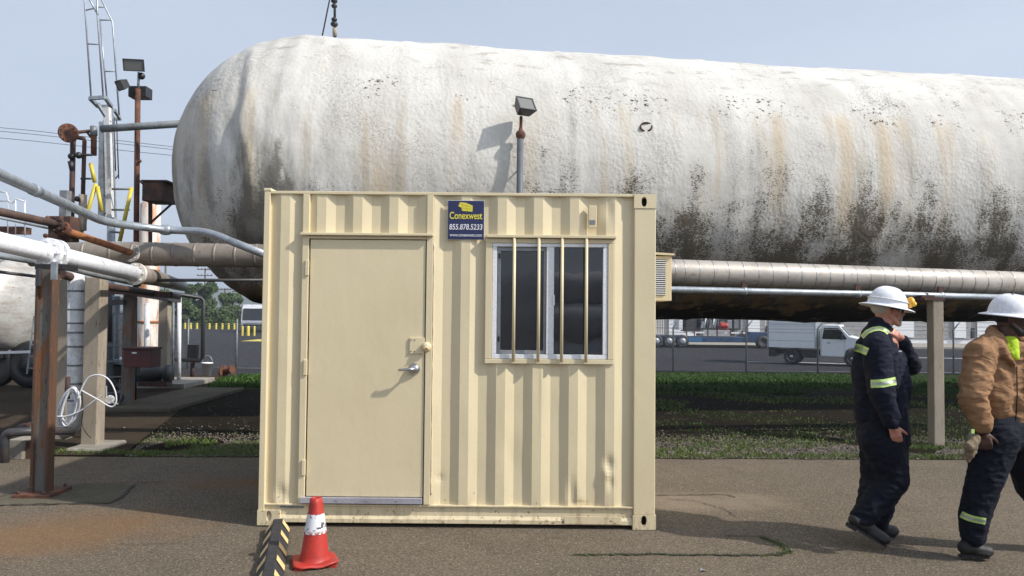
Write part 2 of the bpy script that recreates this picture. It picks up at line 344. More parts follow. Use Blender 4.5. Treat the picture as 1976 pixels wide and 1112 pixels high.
    def build(s, name, mat, parent=None, bevel=0, fix=True, subs=0):
        o0 = Vector((0, 0, 0))
        if parent is not None: o0 = ORI[parent.name_full] if parent.name_full in ORI else Vector((0, 0, 0))
        me = bpy.data.meshes.new(name); me.from_pydata([tuple(q - o0) for q in s.v], [], s.f); me.validate()
        if len(me.polygons) == len(s.sm): me.polygons.foreach_set('use_smooth', s.sm)
        if fix:
            bm = bmesh.new(); bm.from_mesh(me); bmesh.ops.remove_doubles(bm, verts=bm.verts, dist=1e-5)
            bmesh.ops.recalc_face_normals(bm, faces=bm.faces); bm.to_mesh(me); bm.free()
        me.materials.append(mat); ob = bpy.data.objects.new(name, me); C.objects.link(ob)
        if parent is not None: ob.parent = parent; ORI[ob.name_full] = o0
        if bevel:
            b = ob.modifiers.new('bevel', 'BEVEL'); b.width = bevel; b.segments = 2; b.limit_method = 'ANGLE'; b.angle_limit = R(40)
        if subs:
            b = ob.modifiers.new('sub', 'SUBSURF'); b.levels = subs; b.render_levels = subs
        return ob
def tag(o, label, cat, group=None):
    o['label'] = label; o['category'] = cat
    if group: o['group'] = group
    return o
def thing(name, label, cat, loc=(0, 0, 0), group=None):
    o = bpy.data.objects.new(name, None); C.objects.link(o); o.location = loc; o.empty_display_size = .2
    ORI[o.name_full] = Vector(loc); return tag(o, label, cat, group)
def kind(o, k='structure'): o['kind'] = k; return o
def dup(root, loc, label=None, group=None):
    r = root.copy(); C.objects.link(r); r.location = loc
    if label: r['label'] = label
    if group: r['group'] = group
    for ch in list(root.children):
        c = ch.copy(); C.objects.link(c); c.parent = r
        for g in list(ch.children):
            d = g.copy(); C.objects.link(d); d.parent = c
    return r
def arc(p0, p1, p2, n=8):
    """rounded corner between p0 and p2 through control p1"""
    p0, p1, p2 = Vector(p0), Vector(p1), Vector(p2)
    return [p0 * (1 - t) ** 2 + p1 * 2 * t * (1 - t) + p2 * t * t for t in [i / n for i in range(n + 1)]]

# ------------------------------------------------------------------ ground
def gz(y):
    t = min(max((y - 16.0) / 15.0, 0), 1); t = t * t * (3 - 2 * t); return -0.85 * t
def sheet(name, x0, x1, ys, mat, dz=0., nx=2, kindv='structure', jitter=0, xf=None):
    vs = []; fs = []; k = nx + 1
    for j, y in enumerate(ys):
        for i in range(k):
            x = x0 + (x1 - x0) * i / nx
            if xf: x = xf(i / nx, y)
            vs.append((x, y, gz(y) + dz + (mnoise.noise((x * .6, y * .6, 0)) * jitter if jitter else 0)))
    for j in range(len(ys) - 1):
        for i in range(nx): fs.append((j * k + i, j * k + i + 1, (j + 1) * k + i + 1, (j + 1) * k + i))
    mb = MB().add(vs, fs, True); o = mb.build(name, mat, fix=False); o['kind'] = kindv; return o
YS = [-60, -8, 0, 8, 12, 16] + [16 + i for i in range(1, 16)] + [34, 60, 150, 400, 1200, 4000]
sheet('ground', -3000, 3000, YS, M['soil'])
# asphalt yard with a slightly ragged far edge
def yard_edge(x): return 8.42 + .028 * x + .05 * mnoise.noise((x * 2.1, 0, 3)) + .03 * mnoise.noise((x * 9, 0, 5))
mb = MB(); vs = []; fs = []
xs = [-40 + i * .1 if -8 < -40 + i * .1 < 12 else None for i in range(800)]; xs = [-60, -30] + [x for x in xs if x is not None] + [30, 60]
for x in xs: vs += [(x, -40, .004), (x, yard_edge(x) if -8 < x < 12 else 8.4 + .028 * x, .004)]
for i in range(len(xs) - 1): fs.append((2 * i, 2 * i + 2, 2 * i + 3, 2 * i + 1))
mb.add(vs, fs); kind(mb.build('asphalt_yard', M['asphalt'], fix=False))
# worn walkway on the left running away from the yard
sheet('walkway', 0, 1, [8.36, 9, 10, 12, 14, 16] + [16 + i for i in range(1, 8)], M['walk'], .008, 4,
      xf=lambda t, y: -30 + t * (30 + (-4.35 - (y - 8.3) * .275)))
sheet('turf', -7.2, 60, [15.2] + [16 + i for i in range(0, 16)] + [31.6], M['turf'], .012, 60, jitter=.05)
sheet('road', -400, 400, [23.6, 26, 28, 30, 31.9], M['road'], .006, 4, xf=lambda t, y: -400 + t * 392.4)
sheet('parking_lot', -600, 600, [31.8, 34, 60, 100, 140], M['road'], .018, 4)

# ------------------------------------------------------------------ road markings, far kerb
for (px0, py0, px1, py1, wd) in ((1440, 698, 1660, 703, .12), (1740, 690, 1990, 694, .14), (1540, 700, 1620, 702, .3)):
    def gp(px, py):
        d = P(px, py, 1) - CAM_LOC; k = (-0.85 + .023 - CAM_LOC.z) / d.z; return CAM_LOC + d * k
    a, b = gp(px0, py0), gp(px1, py1)
    a.z = b.z = -0.826
    mbx = MB().add([a + Vector((0, -wd, 0)), b + Vector((0, -wd, 0)), b + Vector((0, wd, 0)), a + Vector((0, wd, 0))], [(0, 1, 2, 3)])
    kind(mbx.build('road_marking', M['white']))
kind(MB().box(-10, 80, 55.6, 56.3, -.85, -.70).build('kerb', M['concrete']))
kind(MB().box(-10, 80, 56.3, 63.9, -.85, -.72).build('pavement', M['concrete']))

# ------------------------------------------------------------------ hills
vs = []; fs = []; nx_ = 160; rows = [(900, 0), (1100, .35), (1400, .8), (1750, 1.0), (2300, .5)]
for j, (y, k) in enumerate(rows):
    for i in range(nx_ + 1):
        x = -1700 + 2600 * i / nx_
        h = 62 + 26 * mnoise.noise((x * .0023, 1.3, 0)) + 9 * mnoise.noise((x * .012, j * .7, 0)) + 4 * mnoise.noise((x * .05, j, 4))
        h *= 1.0 - .45 * min(max((x + 720) / 500, 0), 1)
        vs.append((x, y, -2 + h * k))
for j in range(len(rows) - 1):
    for i in range(nx_): a = j * (nx_ + 1) + i; fs.append((a, a + 1, a + nx_ + 2, a + nx_ + 1))
kind(MB().add(vs, fs, True).build('hills', M['hill'], fix=False))

# ------------------------------------------------------------------ big insulated tank
TR = 2.275; AX = math.atan(0.148)
tank = thing('storage_tank', 'huge white foam coated horizontal tank with black mould streaks behind the beige container', 'tank', (0, 0, 0))
TA = Vector((-3.02, 12.28, 1.55 + TR)); TD = Vector((math.cos(AX), math.sin(AX), 0)); TN = Vector((-TD.y, TD.x, 0))
nu = 250; nv = 200; L = 30.0; DA = 2.42
def prof(u):
    if u < 0:   # dome
        q = min(-u / DA, 1); return (1 - q ** 2.25) ** (1 / 2.1)
    return 1.0
us = [-DA * math.sin(math.pi / 2 * (1 - i / 70.0)) for i in range(70)] + [i * .085 for i in range(int(14 / .085))] + [14 + i for i in range(1, 17)]
vs = []; fs = []
for iu, u in enumerate(us):
    for k in range(nv):
        a = 2 * math.pi * k / nv; cy, cz = math.sin(a), math.cos(a); r = TR * prof(u)
        d = .050 * mnoise.noise((u * .5, cy * 1.2, cz * 1.2)) + .016 * mnoise.noise((u * 2.1, cy * 4, cz * 4)) + .007 * mnoise.noise((u * 7, cy * 14, cz * 14))
        # wrinkled seam round the knuckle of the dome and a sagging fold on the near side
        s = u + .95 + .10 * mnoise.noise((cy * 3, cz * 3, 1)) + .12 * cz
        tk_ = .08 + .92 * (1 - max(0, cz)) ** 1.0
        d += tk_ * .048 * math.exp(-(s / .07) ** 2) - tk_ * .055 * math.exp(-((s + .17) / .10) ** 2)
        if cy < 0:
            fz = cz + .56 + .05 * math.sin(u * 2.2) + .10 * max(0, 1 - abs(u - .2))
            wgt = math.exp(-((u - .4) / 1.2) ** 2)
            d += wgt * (.10 * math.exp(-(fz / .05) ** 2) - .07 * math.exp(-((fz + .12) / .07) ** 2))
            d += .03 * mnoise.noise((u * 4.2, cz * 1.1, 7)) * math.exp(-((u + .6) / .9) ** 2)
        ridge = abs((u * .41) % 1 - .5); d += .018 * math.exp(-((ridge) / .02) ** 2)
        if r < .3: d *= r / .3
        rr = r + d
        p = TA + TD * u + TN * (cy * rr) + Vector((0, 0, cz * rr)); vs.append(p)
for i in range(len(us) - 1):
    for k in range(nv): fs.append((i * nv + k, i * nv + (k + 1) % nv, (i + 1) * nv + (k + 1) % nv, (i + 1) * nv + k))
# local frame so that the coating's texture follows the tank
tm = Matrix.Translation(TA) @ Matrix.Rotation(AX, 4, 'Z'); tmi = tm.inverted()
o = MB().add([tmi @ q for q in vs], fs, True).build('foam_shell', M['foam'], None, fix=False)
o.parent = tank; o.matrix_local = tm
for u in (1.5, 15.5, 23.):
    c = TA + TD * u
    MB().box(-.35, .35, -1.5, 1.5, -.0, c.z - TR + .25, Matrix.Translation((c.x, c.y, 0)) @ Matrix.Rotation(AX, 4, 'Z')).build('saddle', M['concrete'], tank)
# dark patch ring painted on the coating (small circle)
c = P(1248, 246, 10.62)
def on_tank(px, py, off):
    d = (P(px, py, 10) - CAM_LOC).normalized(); q = CAM_LOC - TA; a_ = d - TD * d.dot(TD); b_ = q - TD * q.dot(TD); rr_ = TR + off
    A2, B2_, C2 = a_.dot(a_), 2 * a_.dot(b_), b_.dot(b_) - rr_ ** 2; return CAM_LOC + d * ((-B2_ - math.sqrt(B2_ ** 2 - 4 * A2 * C2)) / (2 * A2))
MB().tube([on_tank(1247 + 11 * math.cos(a), 245 + 8 * math.sin(a), .004 + .012 * math.sin(a * 3)) for a in [1.9 + i * .28 for i in range(21)]], .014, 6).build('ring_mark', M['rust_dark'], tank)
# instrument stub on top of the tank
vt = thing('vent_stack', 'black stacked insulator rod standing on top of the white tank', 'vent', P(645, 68, 12.1))
MB().cyl(P(646, 72, 12.1), P(646, -60, 12.1), .022, 10).build('rod', M['black'], vt)
for y, r in ((2, .055), (12, .05), (38, .05), (47, .062)): MB().sph(P(645, y, 12.1), r, 14, 8, (1, 1, .75)).build('bulb', M['black'], vt)
MB().cyl(P(646, 55, 12.1), P(646, 70, 12.1), .038, 12).build('base', M['tanpost'], vt)
MB().tube([P(622, 69, 12.2), P(636, 0, 12.2), P(643, -50, 12.2)], .012, 6).build('cable', M['black'], vt)

# ------------------------------------------------------------------ site-office container
YF = 5.70
def cx(px): return P(px, 700, YF).x
def cz(py): return P(885, py, YF).z
X0, X1 = cx(503), cx(1265.5); Z0, Z1 = .03, cz(369.5)
YB = YF + 2.44
con = thing('shipping_container', 'beige corrugated site office container with barred window and closed door', 'container', ((X0 + X1) / 2, YF, 0))
def bx(px0, px1, py0, py1, y0, y1, name, mat=None, parent=None, bevel=.003):
    return MB().box(cx(px0), cx(px1), YF + y0, YF + y1, cz(py1), cz(py0)).build(name, mat or M['beige'], parent or con, bevel)
# corrugated front wall: breakpoints in pixels along x
pitch = 70.3; seg = pitch / 4
brk = []   # (px, depth)
st = 535.8 - pitch
k = 0
while st + k * pitch < 1300:
    s_ = st + k * pitch
    brk += [(s_, 0.), (s_ + seg, 0.), (s_ + 2 * seg, .026), (s_ + 3 * seg, .026)]; k += 1
def depth(px):
    for (a, da), (b, db) in zip(brk, brk[1:]):
        if a <= px <= b: return da + (db - da) * (px - a) / (b - a)
    return .026
DOOR = (586, 826, 455, 976); WIN = (941, 1182, 458, 699)
xp = set([512, 1232, 586, 826, 941, 1182] + [b[0] for b in brk if 512 < b[0] < 1232])
xp = sorted(xp); xx = []
for a, b in zip(xp, xp[1:]):
    n = 3; xx += [a + (b - a) * i / n for i in range(n)]
xx.append(xp[-1])
zp = [375, 455, 458, 699, 976]; zz = []
for a, b in zip(zp, zp[1:]):
    n = max(1, int((b - a) / 6)); zz += [a + (b - a) * i / n for i in range(n)]
zz.append(zp[-1])
dents = [(1176, 893, 9, 14, .016), (1172, 915, 7, 10, -.009), (1180, 930, 6, 14, .012), (1106, 958, 8, 30, .016), (1120, 975, 12, 8, .02), (547, 958, 12, 16, .018), (1172, 400, 10, 22, .012), (985, 880, 16, 34, .008), (850, 925, 8, 8, .007), (1040, 750, 9, 60, .004)]
vs = []; idx = {}
for j, py in enumerate(zz):
    for i, px in enumerate(xx):
        d = depth(px) + .0016 * mnoise.noise((px * .03, py * .012, 0))
        for (a, b, ra, rb, am) in dents: d += am * math.exp(-((px - a) / ra) ** 2 - ((py - b) / rb) ** 2)
        idx[(i, j)] = len(vs); vs.append((cx(px), YF + .010 + d, cz(py)))
fs = []
for j in range(len(zz) - 1):
    for i in range(len(xx) - 1):
        mx_, my_ = (xx[i] + xx[i + 1]) / 2, (zz[j] + zz[j + 1]) / 2
        if DOOR[0] < mx_ < DOOR[1] and my_ > DOOR[2]: continue
        if WIN[0] < mx_ < WIN[1] and WIN[2] < my_ < WIN[3]: continue
        fs.append((idx[(i, j)], idx[(i, j + 1)], idx[(i + 1, j + 1)], idx[(i + 1, j)]))
MB().add(vs, fs).build('front_wall', M['beige'], con)
# side, back, roof, floor as corrugated sheets
def corr(p0, p1, nrm, z0, z1, name, phase=.07):
    p0, p1, nrm = Vector(p0), Vector(p1), Vector(nrm); L_ = (p1 - p0).length; d = (p1 - p0) / L_; x = 0; pts = [(0, 0)]; k = 0
    x = phase
    prof_ = [.0, .0, .036, .036]
    while x < L_ - .05: pts.append((x, prof_[k % 4])); x += .0695; k += 1
    pts.append((L_, 0)); vs = []
    for (a, b) in pts: q = p0 + d * a - nrm * b; vs += [(q.x, q.y, z0), (q.x, q.y, z1)]
    MB().add(vs, [(2 * i, 2 * i + 2, 2 * i + 3, 2 * i + 1) for i in range(len(pts) - 1)]).build(name, M['beige'], con)
corr((X1 - .03, YF + .16, 0), (X1 - .03, YB - .16, 0), (1, 0, 0), .17, Z1 - .07, 'side_wall')
corr((X0 + .03, YF + .16, 0), (X0 + .03, YB - .16, 0), (-1, 0, 0), .17, Z1 - .07, 'side_wall')
corr((X0 + .1, YB - .03, 0), (X1 - .1, YB - .03, 0), (0, 1, 0), .17, Z1 - .05, 'back_wall')
MB().box(X0 + .02, X1 - .02, YF + .03, YB - .03, Z1 - .035, Z1 - .012).build('roof', M['beige'], con)
MB().box(X0 + .05, X1 - .05, YF + .13, YB - .1, .09, .17).build('floor', M['black'], con)
MB().box(X0 + .10, X1 - .12, YF + .115, YF + .15, .18, Z1 - .05).build('lining', M['black'], con)
# posts and rails
bx(503.5, 515, 371, 990, 0, .09, 'corner_post', bevel=.004)
bx(1223, 1265, 399, 991, 0, .15, 'corner_post', bevel=.006)
for xx_ in ((X0 + .002, X0 + .12), (X1 - .12, X1 - .002)):
    MB().box(xx_[0], xx_[1], YB - .12, YB - .002, .13, Z1 - .12).build('corner_post', M['beige'], con, .004)
bx(515, 1223, 371.5, 377, .002, .060, 'top_rail', bevel=.003)
for x_ in (X0 + .004, X1 - .064):
    MB().box(x_, x_ + .06, YF + .155, YB - .13, Z1 - .08, Z1 - .005).build('top_rail', M['beige'], con, .003)
    MB().box(x_, x_ + .06, YF + .155, YB - .13, .05, .19).build('bottom_rail', M['beige'], con, .003)
# bottom rail: channel with an upper lip and a lower flange
zl, zt = cz(1011.5), cz(976)
prof2 = [(YF + .004, zt), (YF + .004, zt - .012), (YF + .022, zt - .016), (YF + .022, zl + .055), (YF + .006, zl + .030), (YF + .006, zl), (YF + .11, zl), (YF + .11, zt)]
MB().prism([(cx(512), y, z) for y, z in prof2], (cx(1223) - cx(512), 0, 0)).build('bottom_rail', M['beige'], con, .002)
bx(1091, 1200, 995, 1009.5, -.001, .006, 'patch_plate', bevel=.001)
bx(545, 590, 978, 984, .010, .024, 'weld_plate', M['galv_dull'], bevel=.001)
def casting(px0, px1, py0, py1, hx, hy, flip=0):
    """corner casting with a real oval hole in its face"""
    x0, x1, z0, z1 = cx(px0), cx(px1), cz(py1), cz(py0); hx, hz = cx(hx), cz(hy); n = 24
    ov = [(hx + .021 * math.copysign(abs(math.cos(a)) ** .8, math.cos(a)), hz + .038 * math.sin(a)) for a in [2 * math.pi * i / n for i in range(n)]]
    sq = []
    for (ax, az) in ov:
        dx, dz = ax - hx, az - hz; t_ = min(((x1 - hx) if dx > 0 else (x0 - hx)) / dx if abs(dx) > 1e-6 else 1e9, ((z1 - hz) if dz > 0 else (z0 - hz)) / dz if abs(dz) > 1e-6 else 1e9)
        sq.append((hx + dx * t_, hz + dz * t_))
    for cxr, czr in ((x0, z0), (x1, z0), (x0, z1), (x1, z1)):
        i = min(range(n), key=lambda q: (sq[q][0] - cxr) ** 2 + (sq[q][1] - czr) ** 2); sq[i] = (cxr, czr)
    yf = YF - .005; vs = [(a, yf, b) for a, b in ov] + [(a, yf, b) for a, b in sq] + [(a, yf + .025, b) for a, b in ov] + [(a, yf + .16, b) for a, b in sq]
    fs = []
    for i in range(n):
        j = (i + 1) % n
        fs += [(i, j, n + j, n + i), (i, 2 * n + i, 2 * n + j, j), (n + i, n + j, 3 * n + j, 3 * n + i)]
    MB().add(vs, fs).build('corner_casting', M['beige'], con, .0)
    MB().box(hx - .04, hx + .04, yf + .08, yf + .09, hz - .045, hz + .045).build('hollow_shade', M['black'], con)  # black plate behind the hole stands in for the shade inside
casting(1222.5, 1265.8, 371.5, 399, 1242, 386.5)
casting(1222, 1266.5, 991, 1019, 1243.5, 1001.5)
casting(502.5, 546, 988, 1017, 525, 999)
MB().box(X0, X0 + .16, YB - .16, YB + .003, .012, .13).build('corner_casting', M['beige'], con, .006)
MB().box(X1 - .16, X1, YB - .16, YB + .003, .012, .13).build('corner_casting', M['beige'], con, .006)
MB().box(X1 - .16, X1, YB - .16, YB + .003, Z1 - .12, Z1 + .003).build('corner_casting', M['beige'], con, .006)
bx(502.5, 517, 366.5, 372, -.004, .16, 'corner_casting', bevel=.004)
# door frame and door
bx(579.5, 592, 377.5, 975, -.004, .08, 'door_frame', bevel=.003)
bx(820.5, 833, 377.5, 975, -.004, .08, 'door_frame', bevel=.003)
bx(592.3, 820.2, 457.5, 463, .0, .07, 'door_frame', bevel=.002)
bx(577, 833.5, 452, 457, -.036, .06, 'door_hood', bevel=.003)
door = bx(594.5, 818.5, 464.5, 961, .006, .050, 'door', bevel=.004)
bx(584, 818, 962, 973, -.020, .05, 'door_sill', M['sill'], bevel=.002)
for px in (655, 712, 770): MB().cyl((cx(px), YF - .024, cz(967)), (cx(px), YF - .019, cz(967)), .0055, 10).build('screw', M['steel'], con)
for py in (520, 712, 905):
    h = bx(586.5, 593.3, py - 15, py + 15, -.016, .004, 'hinge', parent=door, bevel=.003)
pl = bx(790, 819, 652.5, 683.5, -.006, .006, 'lock_plate', parent=door, bevel=.002)
for a, b in ((793, 657), (800, 657), (793, 679), (800, 679)): MB().sph((cx(a), YF - .007, cz(b)), .0045, 8, 6).build('rivet', M['rust_dark'], door)
MB().lathe([(0, -.040), (.026, -.038), (.036, -.022), (.038, -.004)], (cx(823), YF - .002, cz(670)), (0, 1, 0), 24).build('lock_cover', M['beige'], door)
MB().tube([(cx(823) + .018 * math.cos(a), YF - .044, cz(675) + .017 * math.sin(a)) for a in [i * .5 for i in range(7)]], .005, 6).build('shackle', M['stripe'], door)
hp = Vector((cx(800), YF, cz(713)))
MB().lathe([(0, -.030), (.020, -.030), (.030, -.022), (.040, -.012), (.043, .006)], hp, (0, 1, 0), 28).build('rose', M['steel'], door)
MB().cyl(hp + Vector((0, -.028, 0)), hp + Vector((0, -.068, 0)), .011, 12).build('spindle', M['steel'], door)
MB().tube([hp + Vector((.006, -.066, .002)), hp + Vector((-.035, -.070, .003)), hp + Vector((-.085, -.072, -.002)), hp + Vector((-.112, -.066, -.004))], [.014, .012, .009, .008], 12).build('door_handle', M['steel'], door)
# window
wf = MB()
for (a, b, c_, d) in ((935, 1184, 459.5, 468), (935, 1184, 692, 701), (935, 948, 468.2, 691.8), (1172.5, 1184, 468.2, 691.8)):
    wf.box(cx(a), cx(b), YF - .004, YF + .07, cz(d), cz(c_))
win = wf.build('window', M['beige'], con, .003)
bx(937, 1187.5, 453, 458.6, -.036, .06, 'window_hood', bevel=.003)
v = MB()
for (a, b, c_, d) in ((948.5, 1172, 468.5, 475), (948.5, 1172, 683, 691.5), (948.5, 957, 475.2, 682.8), (1163, 1172, 475.2, 682.8), (1053.5, 1068, 475.2, 682.8)):
    v.box(cx(a), cx(b), YF + .003, YF + .06, cz(d), cz(c_))
v.build('frame', M['vinyl'], win, .003)
v = MB()
for (a, b, c_, d) in ((957.2, 1053.3, 475.5, 483), (957.2, 1053.3, 675.5, 682.5), (957.2, 964.5, 483.2, 675.3), (1048, 1053.3, 483.2, 675.3)):
    v.box(cx(a), cx(b), YF + .028, YF + .058, cz(d), cz(c_))
v.build('sash', M['grey_frame'], win, .002)
for px, py in ((962, 493), (961.5, 654)): MB().box(cx(px - 2), cx(px + 2), YF + .018, YF + .030, cz(py + 5), cz(py - 5)).build('latch', M['black'], win)
MB().box(cx(1066), cx(1069.5), YF - .006, YF + .02, cz(588), cz(568)).build('latch', M['vinyl'], win, .002)
def m_glass(name, r, c):
    t = NT(name); v_ = t.coord(); n = t.noise(v_, 2.2, 2)
    return t.fin(c, r, 0, t.bump(n, .10, .02), 1.0)
M['glass'] = m_glass('dark_window_glass', .03, (.007, .008, .010)); M['screen'] = m_glass('insect_screen_glass', .12, (.006, .006, .007))
MB().box(cx(1067.5), cx(1163.5), YF + .040, YF + .046, cz(683), cz(475)).build('pane', M['glass'], win)
MB().box(cx(964), cx(1048.5), YF + .050, YF + .056, cz(676), cz(482.5)).build('pane', M['screen'], win)
for px in (990.5, 1038, 1083, 1130):
    MB().tube([(cx(px), YF - .022, cz(458.5)), (cx(px), YF - .022, cz(697))], .0125, 12).build('bar', M['beige'], win)
# little vent on the wall
vn = bx(1133.5, 1149.5, 395, 438, -.016, .012, 'wall_vent', bevel=.004)
bx(1136, 1147, 423, 431, -.020, -.0165, 'slots', M['galv_dull'], vn, .001)
# sealant beads beside the door frame
MB().tube([(cx(834.5 + 1.2 * mnoise.noise((i * .6, 0, 0))), YF + .006, cz(470 + i * 9)) for i in range(55)], .005, 6).build('sealant', M['beige_seal'], con)
# company sticker
sg = bx(861, 931, 387.5, 462, .001, .0060, 'sign', plain('navy_vinyl', (.016, .022, .085), .4, var=.02), bevel=0)
bx(860.2, 931.8, 386.7, 462.8, .0065, .0085, 'backing', M['vinyl'], sg, 0)
M['gold'] = plain('yellow_print', (.75, .66, .06), .5, var=.02); M['print'] = plain('white_print', (.78, .78, .80), .5, var=.01)
def text(s, px, py, wpx, hpx, mat, name, parent, y, font_bold=.0, shear=0.):
    cu = bpy.data.curves.new(name, 'FONT'); cu.body = s; cu.size = 1; cu.align_x = 'CENTER'; cu.align_y = 'CENTER'; cu.offset = font_bold; cu.shear = shear
    to = bpy.data.objects.new(name, cu); C.objects.link(to); dg = bpy.context.evaluated_depsgraph_get(); dg.update()
    me = bpy.data.meshes.new_from_object(to.evaluated_get(dg)); C.objects.unlink(to); bpy.data.objects.remove(to)
    xs_ = [q.co.x for q in me.vertices]; ys_ = [q.co.y for q in me.vertices]
    sx = (wpx / 250.) / (max(xs_) - min(xs_)); sz = (hpx / 250.) / (max(ys_) - min(ys_)); mxx, mzz = (max(xs_) + min(xs_)) / 2, (max(ys_) + min(ys_)) / 2
    o0 = ORI[parent.name_full]
    for q in me.vertices: q.co = Vector((cx(px) + (q.co.x - mxx) * sx, y, cz(py) + (q.co.y - mzz) * sz)) - o0
    me.materials.clear(); me.materials.append(mat); ob = bpy.data.objects.new(name, me); C.objects.link(ob); ob.parent = parent; return ob
text('Conexwest', 896, 416, 63, 14, M['gold'], 'lettering', sg, YF - .0008, .012)
text('855.878.5233', 896, 438, 64, 11, M['print'], 'lettering', sg, YF - .0008, .012, .12)
text('www.conexwest.com', 896, 454, 62, 5, M['print'], 'lettering', sg, YF - .0008, .004)
lg = MB().prism([(cx(a), YF - .0008, cz(b)) for a, b in ((881, 398), (884, 390.5), (896, 391.5), (909, 397), (908.5, 408.5), (888, 407), (887, 401))], (0, .001, 0))
M['gold2'] = plain('darker_yellow_print', (.42, .36, .03), .5, var=.02); l2 = MB()
for a, b, c_, d in ((884, 393, 908, 400), (887, 401, 908, 404), (896, 392, 896.5, 402), (899, 402, 898.5, 408), (890, 392, 889, 406)):
    p_, q_ = Vector((cx(a), YF - .0012, cz(b))), Vector((cx(c_), YF - .0012, cz(d))); l2.bar(p_, q_, .0012, .0016, up=Vector((0, -1, 0)) if abs(a - c_) < 3 else Vector((0, 0, 1)))
l2.build('emblem_lines', M['gold2'], sg)
lg.build('emblem', M['gold'], sg)
# air conditioner on the side wall
ya = 6.55; Xa0 = X1 - .0; Xa1 = P(1296, 530, ya).x
ac = MB().box(Xa0, Xa1, ya, ya + .55, P(1290, 581, ya).z, P(1290, 494, ya).z).build('air_conditioner', M['beige'], con, .004)
MB().prism([(Xa0, ya - .03, P(1290, 486, ya).z), (Xa1 + .02, ya - .03, P(1290, 490, ya).z), (Xa1 + .02, ya - .03, P(1290, 493.5, ya).z), (Xa0, ya - .03, P(1290, 491, ya).z)], (0, .62, 0)).build('hood', M['beige'], ac, .001)
xg0, xg1 = P(1240, 530, ya).x, P(1284, 530, ya).x; zg0, zg1 = P(1275, 570, ya).z, P(1275, 501, ya).z
MB().box(max(xg0, Xa0 + .01), xg1, ya - .004, ya - .001, zg0, zg1).build('grille_back', M['black'], ac)
g = MB()
for i in range(17):
    z_ = zg0 + (zg1 - zg0) * (i + .5) / 17; g.box(max(xg0, Xa0 + .01), xg1, ya - .012, ya - .005, z_ - .004, z_ + .004)
g.build('grille', M['vinyl'], ac)

# ------------------------------------------------------------------ lamp on its conduit in front of the tank
def flood(th, c, yaw, tilt, w_, h_, d_, lens=True):
    """floodlight head: finned back, bezel, glass; faces -Y before rotation"""
    rot = Matrix.Rotation(yaw, 3, 'Z') @ Matrix.Rotation(tilt, 3, 'X'); m4 = Matrix.Translation(Vector(c)) @ rot.to_4x4()
    k = .72
    vs = [m4 @ Vector(q) for q in ((-w_ / 2, -d_ / 2, -h_ / 2), (w_ / 2, -d_ / 2, -h_ / 2), (w_ / 2, -d_ / 2, h_ / 2), (-w_ / 2, -d_ / 2, h_ / 2),
          (-w_ / 2 * k, d_ / 2, -h_ / 2 * k), (w_ / 2 * k, d_ / 2, -h_ / 2 * k), (w_ / 2 * k, d_ / 2, h_ / 2 * k), (-w_ / 2 * k, d_ / 2, h_ / 2 * k))]
    MB().add(vs, [(0, 3, 2, 1), (4, 5, 6, 7), (0, 1, 5, 4), (1, 2, 6, 5), (2, 3, 7, 6), (3, 0, 4, 7)]).build('housing', M['black'], th, .006)
    b = MB(); e = .018; f = -d_ / 2
    for (a0, a1, b0, b1) in ((-w_ / 2, w_ / 2, h_ / 2 - e, h_ / 2), (-w_ / 2, w_ / 2, -h_ / 2, -h_ / 2 + e), (-w_ / 2, -w_ / 2 + e, -h_ / 2 + e, h_ / 2 - e), (w_ / 2 - e, w_ / 2, -h_ / 2 + e, h_ / 2 - e)):
        b.box(a0, a1, f - .014, f - .001, b0, b1, m4)
    b.build('bezel', M['darkpipe'], th)
    MB().box(-w_ / 2 + e, w_ / 2 - e, f - .006, f - .003, -h_ / 2 + e, h_ / 2 - e, m4).build('glass', M['lens'], th)
t = NT('lamp_glass'); M['lens'] = t.fin((.15, .15, .14), .3, 0, t.bump(t.vor(t.coord(), 120), .2, .004), .5)
lp = thing('flood_light', 'grey lamp on a thick grey conduit rising just behind the container roof', 'lamp', (P(1003, 700, 10.32).x, 10.32, 0))
MB().tube([Vector((P(1003, 375, 10.32).x, 10.32, 0)), P(1004, 262, 10.32)], .047, 16).build('pole', plain('dark_grey_pole', (.12, .13, .145), .5), lp)
MB().lathe([(.050, 0), (.066, .03), (.070, .07), (.055, .10), (.03, .12), (.022, .16)], P(1004.5, 268, 10.32), seg=18).build('fitting', M['rust'], lp)
MB().cyl(P(1005, 255, 10.32), P(1005.5, 225, 10.32), .022, 10).build('stem', M['rust'], lp)
flood(lp, P(1011, 208, 10.30), R(28), R(-32), .27, .24, .15)
# strap holding the pole on the tank
MB().tube([P(999, 330, 10.33), P(998, 330, 10.6)], .012, 6).build('strap', M['rust_dark'], lp)

# ------------------------------------------------------------------ pipes along the tank
def banded_pipe(th, pts, r, mat, step, bandmat, name='jacket', bandw=.012, pr=.004):
    MB().tube(pts, r, 28).build(name, mat, th)
    for a, c_ in zip(pts, pts[1:]):
        a, c_ = Vector(a), Vector(c_); d = c_ - a; L_ = d.length; d.normalize(); x = step * .5
        while x < L_:
            MB().tube([a + d * (x - bandw / 2), a + d * (x - bandw / 2 + .001), a + d * (x + bandw / 2 - .001), a + d * (x + bandw / 2)], [r + .0005, r + pr, r + pr, r + .0005], 28, cap=False).build('band', bandmat, th); x += step * random.uniform(.96, 1.04)
pr_ = thing('insulated_pipe', 'thick metal jacketed pipe with shiny bands running right along the tank', 'pipe', (0, 0, 0))
banded_pipe(pr_, [P(900, 515, 9.2), P(1300, 525, 9.55), P(1700, 538, 10.0), P(2150, 554, 10.5)], .165, M['insul'], .20, M['steel'], bandw=.010, pr=.003)
pl_ = thing('insulated_pipe', 'old brown grey jacketed pipe left of the container with seams', 'pipe', (0, 0, 0))
